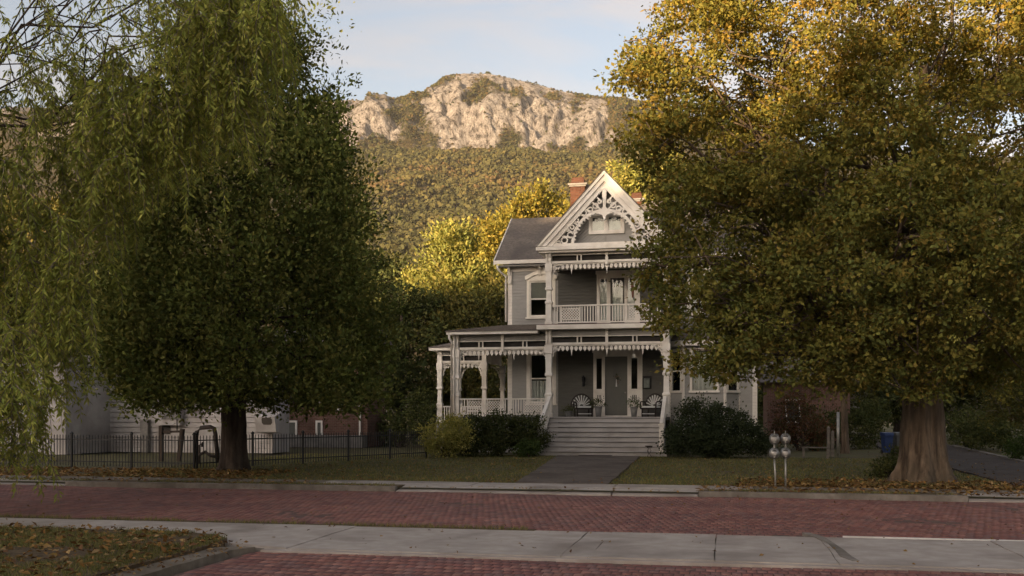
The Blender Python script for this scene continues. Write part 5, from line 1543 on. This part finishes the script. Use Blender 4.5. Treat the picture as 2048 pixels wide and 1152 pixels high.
# lone tree on the summit
sx, sd = (976 - 1024) / F * RD, RD - 6
sz = float(terrain(np.array([sx]), np.array([sd]))[0][0])
sb = c2w(sx, sd, sz)
sr = thing('summit_tree', sb, 'lone dark tree on the mountain summit', 'tree')
b = MB(); b.tube([(0, 0, -2), (0, 0, 3), (.2, 0, 6)], [.4, .3, .1], 6); b.build('trunk', M['bark_dark'], sr)
C, O = lobe_clumps([(0, 0, 4.2, 2.2, .8), (1.9, 0, 3.4, 1.4, .8), (-1.9, .3, 3.2, 1.5, .8)], .8)
link(leaf_mesh('crown', *clump_leaves(C, O, 14, 1.0, 1.2, DKG)), 'crown', M['leaf_dark'], sr)
# ------------------------------------------------------------------ iron fence
I = M['black_iron']
def iron_fence(pts, label, posts, h=.93, pitch=.105):
    root = thing('iron_fence', (pts[0][0], pts[0][1], 0), label, 'fence')
    ox, oy = pts[0]
    pk = MB(); pk.box(-.008, .008, -.008, .008, .03, h - .05); pk.lathe([(.014, h - .05), (.012, h - .02), (.001, h + .02)], 0, 0, 4, math.pi / 4); pm = pk.mesh('picket'); pm.materials.append(I)
    po = MB(); po.post([(.026, -.05), (.026, h + .02), (.036, h + .03), (.036, h + .05), (.008, h + .10)], 0, 0); om = po.mesh('post'); om.materials.append(I)
    p, q = pts
    L = math.dist(p, q); dx, dy = (q[0] - p[0]) / L, (q[1] - p[1]) / L
    for z in (.16, h - .13):
        b = MB(); b.bar((0, 0, z), (q[0] - ox, q[1] - oy, z), .018, .03); b.build('rail', I, root)
    n = int(L / pitch)
    for i in range(n + 1):
        d = L * i / n; is_post = i % posts == 0 or i == n
        o = bpy.data.objects.new('post' if is_post else 'picket', om if is_post else pm); col.objects.link(o); o.parent = root
        o.location = (dx * d, dy * d, 0); o.rotation_euler = (0, 0, math.atan2(dy, dx))
    return root
fa = gp(388, 938)[:2]; fb = (-24.0, 26.6); fc = gp(852, 914)[:2]
iron_fence((fa, fb), 'black iron picket fence in front of the white building', 20)
iron_fence(((fa[0] + .06, fa[1] + .06), fc), 'black iron picket fence running back from the dark tree to the shrubs', 18)

# ------------------------------------------------------------------ white building on the left
def nrm(*xs): return xs
wy = 36.0
def wx(px, y):
    k = (px - 1024) / F
    return y * (k * CY - SY) / (CY + k * SY)
wbx0, wbx1 = wx(140, wy), wx(549, wy + .2)
M['whiteboard'] = nmat('white_wall_boards', (.34, .315, .30), (.43, .405, .385), 2, .7, .2, 30, c3=(.25, .225, .21), s3=.8)
wbd = thing('white_building', (wbx0, wy, 0), 'white boarded building behind the iron fence at the left', 'building')
Lw = wbx1 - wbx0; Hw = 3.6
pm_shared = {}
for k in range(int(Hw / .2)):
    b = MB(); z0, z1 = k * .2, (k + 1) * .2 - .026
    b.quadbox([(0, -.032, z0), (Lw, -.032, z0), (Lw, .05, z0), (0, .05, z0), (0, -.010, z1), (Lw, -.010, z1), (Lw, .05, z1), (0, .05, z1)]); b.build('plank', M['whiteboard'], wbd)
b = MB(); b.box(0.02, Lw - .02, .052, 1.6, 0, Hw); b.build('wall', M['whiteboard'], wbd)
b = MB(); b.prism([(-.3, Hw), (1.9, Hw), (.8, Hw + .5)], 'x', -.2, Lw + .3); b.build('roof', M['shingle'], wbd)
b = MB(); b.box(Lw - .10, Lw + .03, -.05, .05, 0, Hw); b.build('corner_board', M['whiteboard'], wbd)
# projecting bay towards the left
xb0 = wx(-160, wy - 3) - wbx0; xb1 = wx(138, wy - 2.6) - wbx0
b = MB(); b.box(xb0, xb1, -2.8, -.03, 0, 3.3); b.build('wing_wall', M['whiteboard'], wbd)
b = MB(); b.box(xb0 - .1, xb1 + .1, -2.95, -.03, 3.3, 3.45); b.build('wing_cornice', M['whiteboard'], wbd)
def wu(px): return wx(px, wy) - wbx0
def wz_(py, px): 
    x = wx(px, wy); return EYE + (HZ - py) / F * (-x * SY + wy * CY)
# louvred vent box
v0, v1, vz0, vz1 = wu(319), wu(369), wz_(850, 345), wz_(808, 345)
b = MB(); b.box(v0, v1, -.34, -.05, vz0, vz1); o = b.build('vent_box', M['whiteboard'], wbd)
for k in range(6):
    z = vz0 + .22 + k * .075
    b = MB(); b.quadbox([(v0 + .3, -.39, z), (v1 - .03, -.39, z), (v1 - .03, -.342, z + .035), (v0 + .3, -.342, z + .035), (v0 + .3, -.39, z + .012), (v1 - .03, -.39, z + .012), (v1 - .03, -.342, z + .048), (v0 + .3, -.342, z + .048)]); b.build('louvre', M['metal'], o)
# small framed opening below it and recess
b = MB(); b.box(v0 + .06, v0 + .5, -.056, -.048, wz_(868, 330), vz0 - .02); b.build('dark_opening', M['interior'], wbd)
b = MB(); b.box(wu(287), wu(302), -.24, -.05, 0, wz_(842, 295)); b.box(wu(286), wu(303), -.26, -.05, wz_(842, 295), wz_(839, 295)); b.build('meter_cupboard', M['stone'], wbd)
# hooded window box at the right end
h0, h1, hz0, hz1 = wu(527), wu(566), wz_(866, 545), wz_(822, 545)
b = MB(); b.prism([(-.05, hz1), (-.06, hz1), (-.75, hz1 - .22), (-.62, hz0 + .05), (-.05, hz0)], 'x', h0, h1); o = b.build('window_hood', M['whiteboard'], wbd)
b = MB(); wv, zt_ = -.755, hz1 - .28
nrm_a = Vector((0, -.62 + .75, (hz0 + .05) - (hz1 - .22)))
pts = [(.38, .06), (.78, .06), (.86, .16), (.86, .40), (.78, .52), (.42, .52), (.34, .40), (.34, .16)]
vv = []
for a, t in pts:
    base = Vector((h0 + (h1 - h0) * a, -.75, hz1 - .22)) + nrm_a * t
    vv.append(tuple(base + Vector((0, -.012, 0))))
me = bpy.data.meshes.new('pane'); me.from_pydata(vv, [], [tuple(range(8))]); me.materials.append(M['glass2'] if 'glass2' in M else M['doordark']); link(me, 'pane', None, o)
# ------------------------------------------------------------------ brick building beyond it
by0 = 43.0
bx0, bx1 = wx(540, by0), wx(735, by0)
bb_ = thing('brick_building', (bx0, by0, 0), 'red brick building with white framed door beyond the white one', 'building')
Lb, Hb = bx1 - bx0, 4.8
b = MB(); b.box(0, Lb, 0, 2.4, 0, Hb); b.build('wall', M['wallbrick'], bb_)
b = MB(); b.prism([(-.3, Hb), (2.7, Hb), (1.2, Hb + .7)], 'x', -.3, Lb + .3); b.build('roof', M['shingle'], bb_)
def bu(px): return wx(px, by0) - bx0
def bz_(py, px):
    x = wx(px, by0); return EYE + (HZ - py) / F * (-x * SY + by0 * CY)
def bopening(px0, px1, py0, py1, name, door=False):
    e = bpy.data.objects.new(name, None); col.objects.link(e); e.parent = bb_; a, c, z0, z1 = bu(px0), bu(px1), max(.05, bz_(py1, px0)), bz_(py0, px0)
    e.location = (a, 0, z0); w_, h = c - a, z1 - z0; f = .09
    b = MB(); b.box(0, f, -.06, -.003, 0, h); b.box(w_ - f, w_, -.06, -.003, 0, h); b.box(f, w_ - f, -.06, -.003, h - f, h)
    if not door: b.box(-.05, w_ + .05, -.09, -.003, -.08, 0); b.box(f, w_ - f, -.04, -.003, h / 2 - .02, h / 2 + .02)
    b.build('frame', M['white'], e)
    b = MB(); b.box(f, w_ - f, -.02, -.004, 0, h - f); b.build('leaf' if door else 'pane', M['door'] if door else M['doordark'], e)
bopening(563, 595, 841, 884, 'door', True); bopening(632, 646, 841, 890, 'door', True)
bopening(568, 596, 760, 801, 'window'); bopening(671, 686, 762, 817, 'window'); bopening(634, 646, 758, 802, 'window')
b = MB(); b.tube([(bu(721), -.07, 0.05), (bu(721), -.07, Hb)], .05, 8); b.build('downspout', M['white'], bb_)
b = MB(); b.box(bu(550), bu(735), -.7, -.05, 0, .55); b.build('brick_plinth', M['stone'], bb_)

# pipe frame and props by the white wall
pr = thing('pipe_frame', gp(412, 925), 'bent dark pipe frame standing behind the fence left of the dark tree', 'pipe frame')
pr.location = c2w((412 - 1024) / F * 31.5, 31.5, 0)
s = 31.5 / F
M['rust'] = nmat('dark_rusty_pipe', (.02, .017, .015), (.05, .035, .028), 8, .7)
b = MB(); b.tube([(-22 * s, 0, 0), (-23 * s, 0, .6), (-20 * s, 0, .98), (-12 * s, .02, 1.1), (8 * s, .05, 1.13), (16 * s, .05, 1.08), (19 * s, .05, .9), (24 * s, .05, 0)], .07, 8); b.build('hoop', M['rust'], pr, True)
b = MB(); b.tube([(-16 * s, 0, 0), (-15 * s, 0, .55), (-8 * s, 0, .62), (-8 * s, 0, .5)], .05, 8); b.tube([(-15 * s, 0, .25), (0, -.05, .35), (10 * s, 0, .22), (22 * s, 0, .2)], .05, 8); b.build('valve_pipe', M['rust'], pr, True)
gt = thing('gate_frame', c2w((345 - 1024) / F * 32.5, 32.5, 0), 'dark timber frame with leaning post below the louvred vent', 'frame')
s = 32.5 / F
b = MB(); b.bar((-25 * s, 0, 0), (-25 * s, 0, 1.15), .12, .12); b.build('post', M['bark_dark'], gt)
b = MB(); b.bar((14 * s, 0, 0), (22 * s, 0, 1.05), .12, .12); b.build('leaning_post', M['bark_dark'], gt)
b = MB(); b.bar((-25 * s + .06, 0, .95), (20 * s, 0, .97), .06, .07); b.build('rail', M['bark_dark'], gt)
b = MB(); b.tube([(10 * s, 0, .97), (10 * s, 0, 1.32), (10 * s, 0, 1.36)], [.018, .018, .04], 6); b.build('stake', M['black_iron'], gt)

# ------------------------------------------------------------------ red brick cottage at the right
cy0 = 56.0; cx0, cx1 = wx(1535, cy0), wx(1700, cy0)
ct = thing('brick_cottage', (cx0, cy0, 0), 'low red brick cottage half hidden behind the russet shrub', 'house')
Lc = cx1 - cx0
b = MB(); b.box(0, Lc, 0, 6, 0, 3.2); b.build('wall', M['wallbrick'], ct)
b = MB(); b.prism([(-.4, 3.2), (6.4, 3.2), (3, 5.2)], 'x', -.4, Lc + .4); b.build('roof', M['shingle'], ct)
b = MB(); b.box(Lc * .22, Lc * .40, -.05, -.003, 1.0, 2.3); o = b.build('window', M['white'], ct)
b = MB(); b.box(Lc * .24, Lc * .38, -.06, -.051, 1.1, 2.2); b.build('pane', M['doordark'], o)

# ------------------------------------------------------------------ parking meters
def parking_meter(px, pyb, pyt, lean, label):
    g = gp(px, pyb, .0); D = F * EYE / (pyb - HZ); s = D / F
    root = thing('parking_meter', g, label, 'parking meter', 'twin headed parking meters')
    b = MB(); b.tube([(0, 0, -.05), (lean * .3, 0, .3), (lean, 0, .62)], .021, 10); b.build('pole', M['steel'], root, True)
    zb_ = .62
    for k in range(2):
        z0 = zb_ + k * .30
        x = lean * (1.05 - .15 * k)
        b = MB()
        prof = [(.018, 0), (.06, .008), (.092, .05), (.108, .10), (.106, .145), (.085, .195), (.05, .225), (.0, .235)]
        n = 20; base = len(b.v)
        for r, z in prof:
            for j in range(n):
                a = 2 * math.pi * j / n
                b.v.append((x + r * math.cos(a), r * .72 * math.sin(a), z0 + z))
        for i in range(len(prof) - 1):
            for j in range(n):
                j2 = (j + 1) % n
                b.f.append((i * n + j, i * n + j2, (i + 1) * n + j2, (i + 1) * n + j))
        hd = b.build('head', M['metal'], root, True)
        b = MB(); b.prism([(x + .052 * math.cos(t), z0 + .155 + .042 * math.sin(t)) for t in [math.pi * q / 8 for q in range(9)]], 'y', -.078, -.05); b.build('window', M['glass_dim'], hd)
        b = MB(); b.box(x - .035, x + .035, -.088, -.06, z0 + .075, z0 + .125); b.box(x - .006, x + .006, -.093, -.088, z0 + .085, z0 + .115); b.build('coin_plate', M['steel'], hd)
        b = MB(); b.lathe([(.0, 0), (.018, .0), (.018, .02), (.0, .022)], 0, 0, 10); me = b.mesh('knob'); me.materials.append(M['steel'])
        o = bpy.data.objects.new('knob', me); col.objects.link(o); o.parent = hd; o.location = (x + .0, -.080, z0 + .045); o.rotation_euler = (R(90), 0, 0)
        b = MB(); b.tube([(x, 0, z0 + .22), (x, 0, z0 + (.31 if k == 0 else .285))], .02 if k == 0 else .010, 8); b.build('neck' if k == 0 else 'spike', M['steel'], root)
    return root
M['glass_dim'] = nmat('dim_meter_window', (.05, .05, .05), (.08, .08, .08), 5, .12, spec=.6)
parking_meter(1551, 977, 862, -.025, 'left hand twin headed parking meter by the kerb, pole slightly leaning')
parking_meter(1571, 976, 860, .0, 'right hand twin headed parking meter by the kerb, pole upright')

# ------------------------------------------------------------------ bins, bench, posts on the right
def wheelie(px, D, label, m, w=.33, h=.76):
    r = thing('wheeled_bin', c2w((px - 1024) / F * D, D, 0), label, 'bin', 'bins beside the driveway', R(20))
    b = MB(); b.lathe([(w * .40, .06), (w * .5, h - .08), (w * .54, h - .07), (w * .54, h - .02)], 0, 0, 4, math.pi / 4, True); b.build('body', m, r)
    b = MB(); b.prism([(-w * .58, h - .02), (-w * .5, h + .05), (w * .5, h + .07), (w * .6, h - .02)], 'x', -w * .57, w * .57); b.build('lid', m, r)
    for s in (-1, 1):
        b = MB(); b.tube([(s * w * .36, w * .42, .08), (s * w * .46, w * .42, .08)], .08, 12); b.build('wheel', M['black_iron'], r)
    return r
M['bluebin'] = nmat('blue_bin_plastic', (.018, .035, .10), (.026, .047, .13), 4, .45)
M['greybin'] = nmat('grey_bin_plastic', (.07, .075, .08), (.10, .10, .10), 4, .5)
wheelie(1774, 38, 'blue recycling bin left of the oak trunk', M['bluebin']); wheelie(1797, 38.4, 'dark grey bin standing beside the blue one', M['greybin'])
r = thing('garden_bench', c2w((1631 - 1024) / F * 34.5, 34.5, 0), 'small weathered backless garden bench near the slim tree', 'bench')
M['oldwood'] = nmat('weathered_wood', (.11, .095, .08), (.18, .155, .13), 5, .9, .3, 30, stretch=(.3, 2, 2))
for k in range(3):
    b = MB(); b.box(-.45, .45, -.15 + k * .105, -.06 + k * .105, .36, .39); b.build('slat', M['oldwood'], r)
for sx in (-1, 1):
    for sy in (-1, 1):
        b = MB(); b.box(sx * .40 - .03, sx * .40 + .03, sy * .1 - .03, sy * .1 + .03, 0, .36); b.build('leg', M['oldwood'], r)
for k, px in enumerate((1657, 1665)):
    o = MB().post([(.055, 0), (.055, 1.02 - .15 * k), (.02, 1.08 - .15 * k)], 0, 0).build('fence_post', M['oldwood'])
    o.location = c2w((px - 1024) / F * 36, 36, 0); tag(o, ('taller weathered wooden post beside the garden bench', 'shorter weathered wooden post nearest the slim tree')[k], 'post', 'old posts by the bench')
o = MB().tube([(0, 0, 0), (0, 0, 1.6)], .05, 10).build('pale_pole', M['steel'], None, True); o.location = c2w((1676 - 1024) / F * 35.5, 35.5, 0); tag(o, 'pale round pole leaning close to the slim tree trunk', 'pole')

# ------------------------------------------------------------------ things on the porch
M['wicker'] = nmat('dark_wicker_frame', (.02, .014, .012), (.04, .028, .024), 20, .7)
M['slatwhite'] = nmat('white_chair_slats', (.66, .65, .63), (.74, .73, .71), 6, .6)
M['pot'] = nmat('pale_stoneware', (.20, .20, .19), (.28, .27, .26), 8, .8)
M['verdigris'] = nmat('pale_green_metal', (.14, .16, .14), (.20, .22, .20), 8, .6)
def fan_chair(u, v, rz, label):
    r = thing('fan_back_chair', (HX + u, HY + v, FZ), label, 'chair', 'porch chairs', rz)
    b = MB(); zc, rr = .42, .40
    for k in range(9):                      # radiating pale slats
        a = R(18) + R(144) * k / 8
        b.bar((.09 * math.cos(a), .24, zc + .09 * math.sin(a)), (rr * math.cos(a), .30, zc + rr * 1.12 * math.sin(a)), .025, .055 if k % 2 else .085, up=(0, 1, 0))
    b.build('backrest', M['slatwhite'], r)
    b = MB(); b.tube([((rr + .04) * math.cos(a), .30, zc + (rr + .04) * 1.12 * math.sin(a)) for a in [R(-8) + R(196) * q / 18 for q in range(19)]], .026, 6); b.build('back_frame', M['wicker'], r)
    b = MB(); b.box(-.30, .30, -.28, .26, .30, .36); b.build('seat', M['wicker'], r)
    b = MB(); b.box(-.27, .27, -.27, .22, .362, .43); b.build('cushion', M['slatwhite'], r)
    for sx in (-1, 1):
        b = MB(); b.tube([(sx * .33, .28, .38), (sx * .36, .1, .60), (sx * .37, -.2, .60), (sx * .35, -.28, .56), (sx * .33, -.28, .3)], .028, 6); b.build('arm', M['wicker'], r)
        for y in (-.25, .25):
            b = MB(); b.tube([(sx * .29, y, 0), (sx * .29, y, .31)], .026, 6); b.build('leg', M['wicker'], r)
    b = MB(); b.bar((-.29, -.25, .12), (.29, -.25, .12), .03, .03); b.build('stretcher', M['slatwhite'], r)
    return r
fan_chair(uu(1166, 1.5), 1.55, R(22), 'dark framed chair with white fan back left of the front door')
fan_chair(uu(1303, 1.5), 1.55, R(-24), 'dark framed chair with white fan back right of the front door')
def potted(u, v, label, ph, pr_, lobes, pal, size=.07, base_z=FZ):
    r = thing('potted_plant', (HX + u, HY + v, base_z), label, 'potted plant', 'potted plants on the porch')
    b = MB(); b.lathe([(pr_ * .68, 0), (pr_ * .85, ph * .6), (pr_, ph * .92), (pr_ * 1.08, ph * .93), (pr_ * 1.08, ph)], 0, 0, 14); b.build('pot', M['pot'], r, True)
    C, O = lobe_clumps(lobes, 22, (.4, 1.05), .3)
    link(leaf_mesh('foliage', *clump_leaves(C, O, 14, .12, size, pal, aspect=.4, droop=.3)), 'foliage', M['leaf'], r)
potted(uu(1197, 1.0), 1.0, 'tall pot with trailing green plant left of the front door', .42, .15, [(0, 0, .55, .26, .7), (.14, 0, .5, .14, .8), (-.14, 0, .5, .14, .8)], DKG)
potted(uu(1268, 1.0), 1.0, 'tall pot with bushy green plant right of the front door', .40, .15, [(0, 0, .55, .25, .8), (.16, .02, .52, .15, .8), (-.14, 0, .6, .14, .9)], GB)
potted(uu(1137, .9), .9, 'low pot with spreading plant beside the left porch post', .22, .15, [(0, 0, .33, .22, .8), (-.18, 0, .25, .13, .8), (.17, 0, .3, .14, .9)], DKG)
# wall lantern and letter box
r = thing('wall_lantern', (HX + uu(1167, VW - .1), HY + VW - .06, FZ + 1.45), 'dark wall lantern left of the front door', 'lantern')
b = MB(); b.box(-.05, .05, -.02, .02, -.15, .12); b.build('bracket', M['black_iron'], r)
b = MB(); b.lathe([(.05, -.05), (.075, .12), (.09, .13), (.02, .22), (.0, .25)], 0, -.10, 6); b.build('lamp_cage', M['black_iron'], r)
b = MB(); b.lathe([(.03, -.22), (.06, -.2), (.05, -.08)], 0, -.1, 8); b.build('finial', M['black_iron'], r)
r = thing('letter_box', (HX + uu(1294, VW - .1), HY + VW - .04, FZ + 1.35), 'pale green letter box in dark frame right of the front door', 'letter box')
b = MB(); b.box(-.16, .18, -.015, .01, -.22, .30); b.build('back_plate', M['black_iron'], r)
b = MB(); b.prism([(-.14, -.18), (-.14, .14), (-.02, .2), (-.016, -.18)], 'x', -.13, .10); b.build('box', M['verdigris'], r)
r = thing('wind_chime', (HX + uu(1267, .5), HY + .6, LT - .13), 'wind chime with white sail hanging by the right sidelight', 'wind chime')
b = MB(); b.tube([(0, 0, 0), (0, 0, -.85)], .004, 4); b.lathe([(.05, -.45), (.05, -.43)], 0, 0, 10); b.build('cord', M['black_iron'], r)
for k in range(5):
    a = k * 1.257; b = MB(); b.tube([(.04 * math.cos(a), .04 * math.sin(a), -.46), (.04 * math.cos(a), .04 * math.sin(a), -.70 - .03 * k)], .008, 6); b.build('tube', M['steel'], r)
b = MB(); b.prism([(-.05, -.95), (.05, -.95), (.07, -.84), (0, -.78), (-.07, -.84)], 'y', -.006, .006); b.build('sail', M['slatwhite'], r)
r = thing('door_wreath', (HX + uu(1233, VW - .05), HY + VW - .045, FZ + 1.6), 'small dried flower swag hanging on the front door', 'wreath')
C, O = lobe_clumps([(0, -.02, 0, .13, 1.2), (0, -.02, -.22, .07, 1.8)], 60, (.3, 1.0), .3)
C[:, 1] *= .4
link(leaf_mesh('sprigs', *clump_leaves(C, O, 8, .05, .07, DKG + [(.3, .2, .15)], aspect=.35)), 'sprigs', M['dry_leaf'], r)['kind'] = 'stuff'
b = MB(); b.prism([(-.03, -.38), (.03, -.38), (.012, -.08), (-.012, -.08)], 'y', -.055, -.05); b.build('ribbon', M['slatwhite'], r)
# furled flag on the balcony
r = thing('furled_flag', (HX + uu(1263, 1.2), HY + 1.2, zz(566, 0, 1.2)), 'furled brown red flag hanging on the balcony', 'flag')
M['flag'] = nmat('faded_red_cloth', (.14, .055, .04), (.19, .085, .06), 12, .9)
b = MB(); b.tube([(0, 0, .12), (.03, 0, -.05), (.05, 0, -.3), (.05, 0, -.55), (.045, 0, -.62)], [.012, .05, .06, .04, .01], 7); b.build('cloth', M['flag'], r)
b = MB(); b.tube([(-.02, 0, 1.02), (0, 0, .1)], .01, 6); b.build('cord', M['steel'], r)
# iron plant stand by the bottom step
r = thing('plant_stand', (HX + uu(1297, -2.9), HY - 2.75, 0.0), 'small rusty plant stand at the bottom of the steps', 'plant stand')
b = MB()
for k in range(3):
    a = k * 2.094; c_, s_ = math.cos(a), math.sin(a)
    b.tube([(.10 * c_, .10 * s_, 0), (.02 * c_, .02 * s_, .12), (.08 * c_, .08 * s_, .22), (.03 * c_, .03 * s_, .3), (.11 * c_, .11 * s_, .36)], .011, 5)
b.build('legs', M['rust'], r)
b = MB(); b.lathe([(.07, .35), (.13, .37), (.14, .40), (.12, .40), (.06, .37)], 0, 0, 12); b.build('dish', M['rust'], r, True)
o = MB().box(-.6, .6, -.2, .2, .024, .038).build('door_mat', M['wicker']); o.location = (HX + uu(1190, -2.7), HY - 2.62, 0); tag(o, 'thin dark mat on the walk before the bottom step', 'mat')

# ------------------------------------------------------------------ grass and fallen leaves
def blades(name, P, h, colr, label, w=.006):
    n = len(P); a = rng.uniform(0, 6.28, n); ln = rng.normal(0, .35, (n, 2))
    hh = h * rng.uniform(.5, 1.25, n)
    sx_, sy_ = np.cos(a) * w, np.sin(a) * w
    V = np.zeros((n, 3, 3))
    V[:, 0] = P + np.stack([-sx_, -sy_, 0 * sx_], -1); V[:, 1] = P + np.stack([sx_, sy_, 0 * sx_], -1)
    V[:, 2] = P + np.stack([ln[:, 0] * hh, ln[:, 1] * hh, hh], -1)
    o = link(np_mesh(name, V.reshape(-1, 3), np.arange(n * 3).reshape(n, 3), np.repeat(colr, 3, 0)), name, M['grass'])
    return tag(o, label, 'grass', kind='stuff')
GRP = np.array([(.125, .132, .038), (.16, .152, .046), (.20, .172, .06), (.10, .115, .034), (.25, .20, .08)])
def gcol(n, P=None):
    k = rng.integers(0, 5, n)
    c = GRP[k] * rng.uniform(.75, 1.2, (n, 1))
    if P is not None: c = c * (.7 + .6 * fbm(P[:, 0] / 1.7 + 50, P[:, 1] / 1.7 + 50, 401, 4))[:, None]
    return c
def inpoly(P, poly):
    x, y = P[:, 0], P[:, 1]; r = np.zeros(len(P), bool); n = len(poly)
    for i in range(n):
        x1, y1 = poly[i]; x2, y2 = poly[(i + 1) % n]
        c = ((y1 > y) != (y2 > y)) & (x < (x2 - x1) * (y - y1) / (y2 - y1 + 1e-12) + x1)
        r ^= c
    return r
n = 52000; P = np.stack([rng.uniform(-12.5, CORN_X - .2, n), rng.uniform(7.6, 12.28, n), np.full(n, -.014)], -1); P = P[inpoly(P, corner)]
P = P[fbm(P[:, 0] * 1.5 + 20, P[:, 1] * 1.5 + 20, 411, 4) > .40]
blades('near_grass', P, .055, gcol(len(P), P), 'short rough grass on the near left corner', .004)
n = 3000; P = np.stack([rng.uniform(-16, CORN_X + 3.2, n), rng.uniform(NEAR_Y - .04, NEAR_Y + .13, n), np.full(n, SZ)], -1)
P = P[fbm(P[:, 0] * 1.1, P[:, 1] * .1 + 7, 421, 3) > .45]
blades('verge_grass', P, .06, gcol(len(P)), 'weedy grass along the near edge of the street', .005)
n = 72000; P = np.stack([rng.uniform(-16, 12, n), 21.97 + 14.3 * rng.random(n) ** 1.3, np.zeros(n)], -1)
walkp = [(WK0[0], 21.9), (WK1[0], 21.9), WK2, WK3]
ok = ~inpoly(P, walkp) & ~((P[:, 0] > 6.1) & (P[:, 0] < 9.5)); P = P[ok]; P[:, 2] = -.015
blades('lawn_grass', P, .055, gcol(len(P), P), 'short olive lawn grass before the grey house', .009)
n = 9000; P = np.stack([rng.uniform(-22, 12, n), rng.uniform(KERB_Y + .15, 20.98, n), np.full(n, .004)], -1)
ok = ~((P[:, 0] > xa0 - .2) & (P[:, 0] < xa1 + .2)) & (P[:, 0] < xd0 - .2) & (fbm(P[:, 0] + 30, P[:, 1] + 4, 431, 3) > .42); P = P[ok]
blades('kerb_grass', P, .05, gcol(len(P), P), 'thin worn grass on the verges behind the far kerb', .007)

DRY = np.array([(.26, .14, .045), (.20, .10, .035), (.32, .19, .075), (.15, .08, .04), (.36, .24, .11), (.28, .17, .05)])
def fallen(name, P, size, label, bright=1.0):
    n = len(P); P = P.copy(); P[:, 2] += rng.uniform(.004, .03, n)
    U = unit(np.concatenate([rng.normal(size=(n, 2)), rng.normal(0, .28, (n, 1))], 1))
    N = unit(np.concatenate([rng.normal(0, .45, (n, 2)), np.ones((n, 1))], 1))
    L = size * rng.uniform(.5, 1.3, n)
    o = link(leaf_mesh(name, P, U, N, L, L * .6, DRY[rng.integers(0, 6, n)] * rng.uniform(.6, 1.15, (n, 1)) * bright, fold=.25), name, M['dry_leaf'])
    return tag(o, label, 'fallen leaves', kind='stuff')
n = 2400; P = np.stack([rng.uniform(-12.5, CORN_X - .15, n), rng.uniform(7.6, 12.3, n), np.full(n, .008)], -1); P = P[inpoly(P, corner)]
fallen('near_fallen_leaves', P, .085, 'dry fallen leaves scattered over the near left grass')
n = 300; P = np.stack([CORN_X - .1 + rng.normal(0, .18, n), rng.uniform(7.6, 11.6, n), np.full(n, -.03)], -1)
n2 = 480; Pk = np.stack([rng.uniform(-12, 9, n2), rng.uniform(STRIP_Y, KERB_Y, n2), np.full(n2, ROADZ + .02)], -1); Pk[Pk[:, 1] < NEAR_Y, 2] = SZ
fallen('street_leaves', np.concatenate([P, Pk]), .055, 'single dry leaves blown over the kerb and brick street', .9)
def band(n, x0, x1, y0, y1, z=.0, p=1.0): return np.stack([rng.uniform(x0, x1, n), y0 + (y1 - y0) * rng.random(n) ** p, np.full(n, z)], -1)
q1 = gp(1480, 970)[0]
P = np.concatenate([band(2600, ob[0] - 4.2, ob[0] + 2.2, 21.97, 24.6, 0, 1.8), band(600, ob[0] - 5, ob[0] + 2.5, 20.5, 21.95, .014)])
fallen('oak_fallen_leaves', P, .10, 'drift of orange brown leaves round the foot of the oak')
P = np.concatenate([band(3600, -21, -11.2, 21.97, 25.4, 0, 1.2), band(300, -20, -9, 20.5, 21.95, .014)])
fallen('fence_fallen_leaves', P, .10, 'drift of orange brown leaves before the iron fence')
P = band(2200, -13, 8, 21.97, 34, 0, 1.6); P = P[~inpoly(P, walkp) | (rng.random(len(P)) < .15)]
fallen('lawn_fallen_leaves', P, .075, 'pale dry leaves sprinkled over the front lawn')
P = np.concatenate([band(260, 4, 13, 22, 45, .02), band(200, -12, 10, 20.38, 20.5, .0)])
fallen('drive_fallen_leaves', P, .075, 'few dry leaves lying on the driveway and kerb')

# ------------------------------------------------------------------ unseen trees added behind the viewer, heights shaped to place the shade
proto = None
for i in range(15):
    x = -96 + i * 8.0; y = -42 + random.uniform(-3, 3)
    hgt = float(np.interp(x, [-96, -72, -64, -56, -48, -40, -32, -24, -16, 20], [21, 19.8, 19.8, 20.4, 21.0, 20.5, 16.0, 18.2, 15.6, 16])) + random.uniform(-.3, .3)
    lab = 'street tree behind the viewer on the near side of the street'  # added for the shade they cast; this wording also seeds the crown
    sc = hgt / 14.4
    if proto is None:
        lobes = [(0, 0, 9.5, 4.6, .8), (3, 1, 8.2, 3.2, .8), (-3, -1, 8.4, 3.2, .8), (1, -3, 7.5, 3, .8), (-1, 3, 8, 3, .8), (.6, .3, 12.3, 2.6, .8), (-1.6, .8, 11.4, 2.6, .8), (2, -.6, 11.2, 2.4, .8), (0, 0, 5.4, 3.6, .6)]
        proto = tree('unseen_shade_tree', (x, y, 0), [(a + x, b_ + y, c, d, e) for a, b_, c, d, e in lobes], lab, 'tree', M['bark_dark'], .4, 12, OLV, .95, 18, .9, .6, group='unseen trees added behind the viewer for shade', twigs=2)
        t = proto
    else:
        t = copy_thing(proto, (x, y, 0), random.uniform(0, 6), lab)
    t.scale = (sc, sc, sc)

# ------------------------------------------------------------------ the evening air
m, n, l, p = new_mat('thin_haze')
n.remove(p)
pv = n.new('ShaderNodeVolumePrincipled'); pv.inputs['Density'].default_value = .00006; pv.inputs['Color'].default_value = (.95, .93, .90, 1)
pv.inputs['Anisotropy'].default_value = .0
l.new(pv.outputs['Volume'], n['Material Output'].inputs['Volume'])
b = MB(); b.box(-2350, 2350, -700, 2550, -1.3, 480)
o = b.build('haze', m); tag(o, 'thin warm haze in front of the mountain', 'haze', kind='stuff')
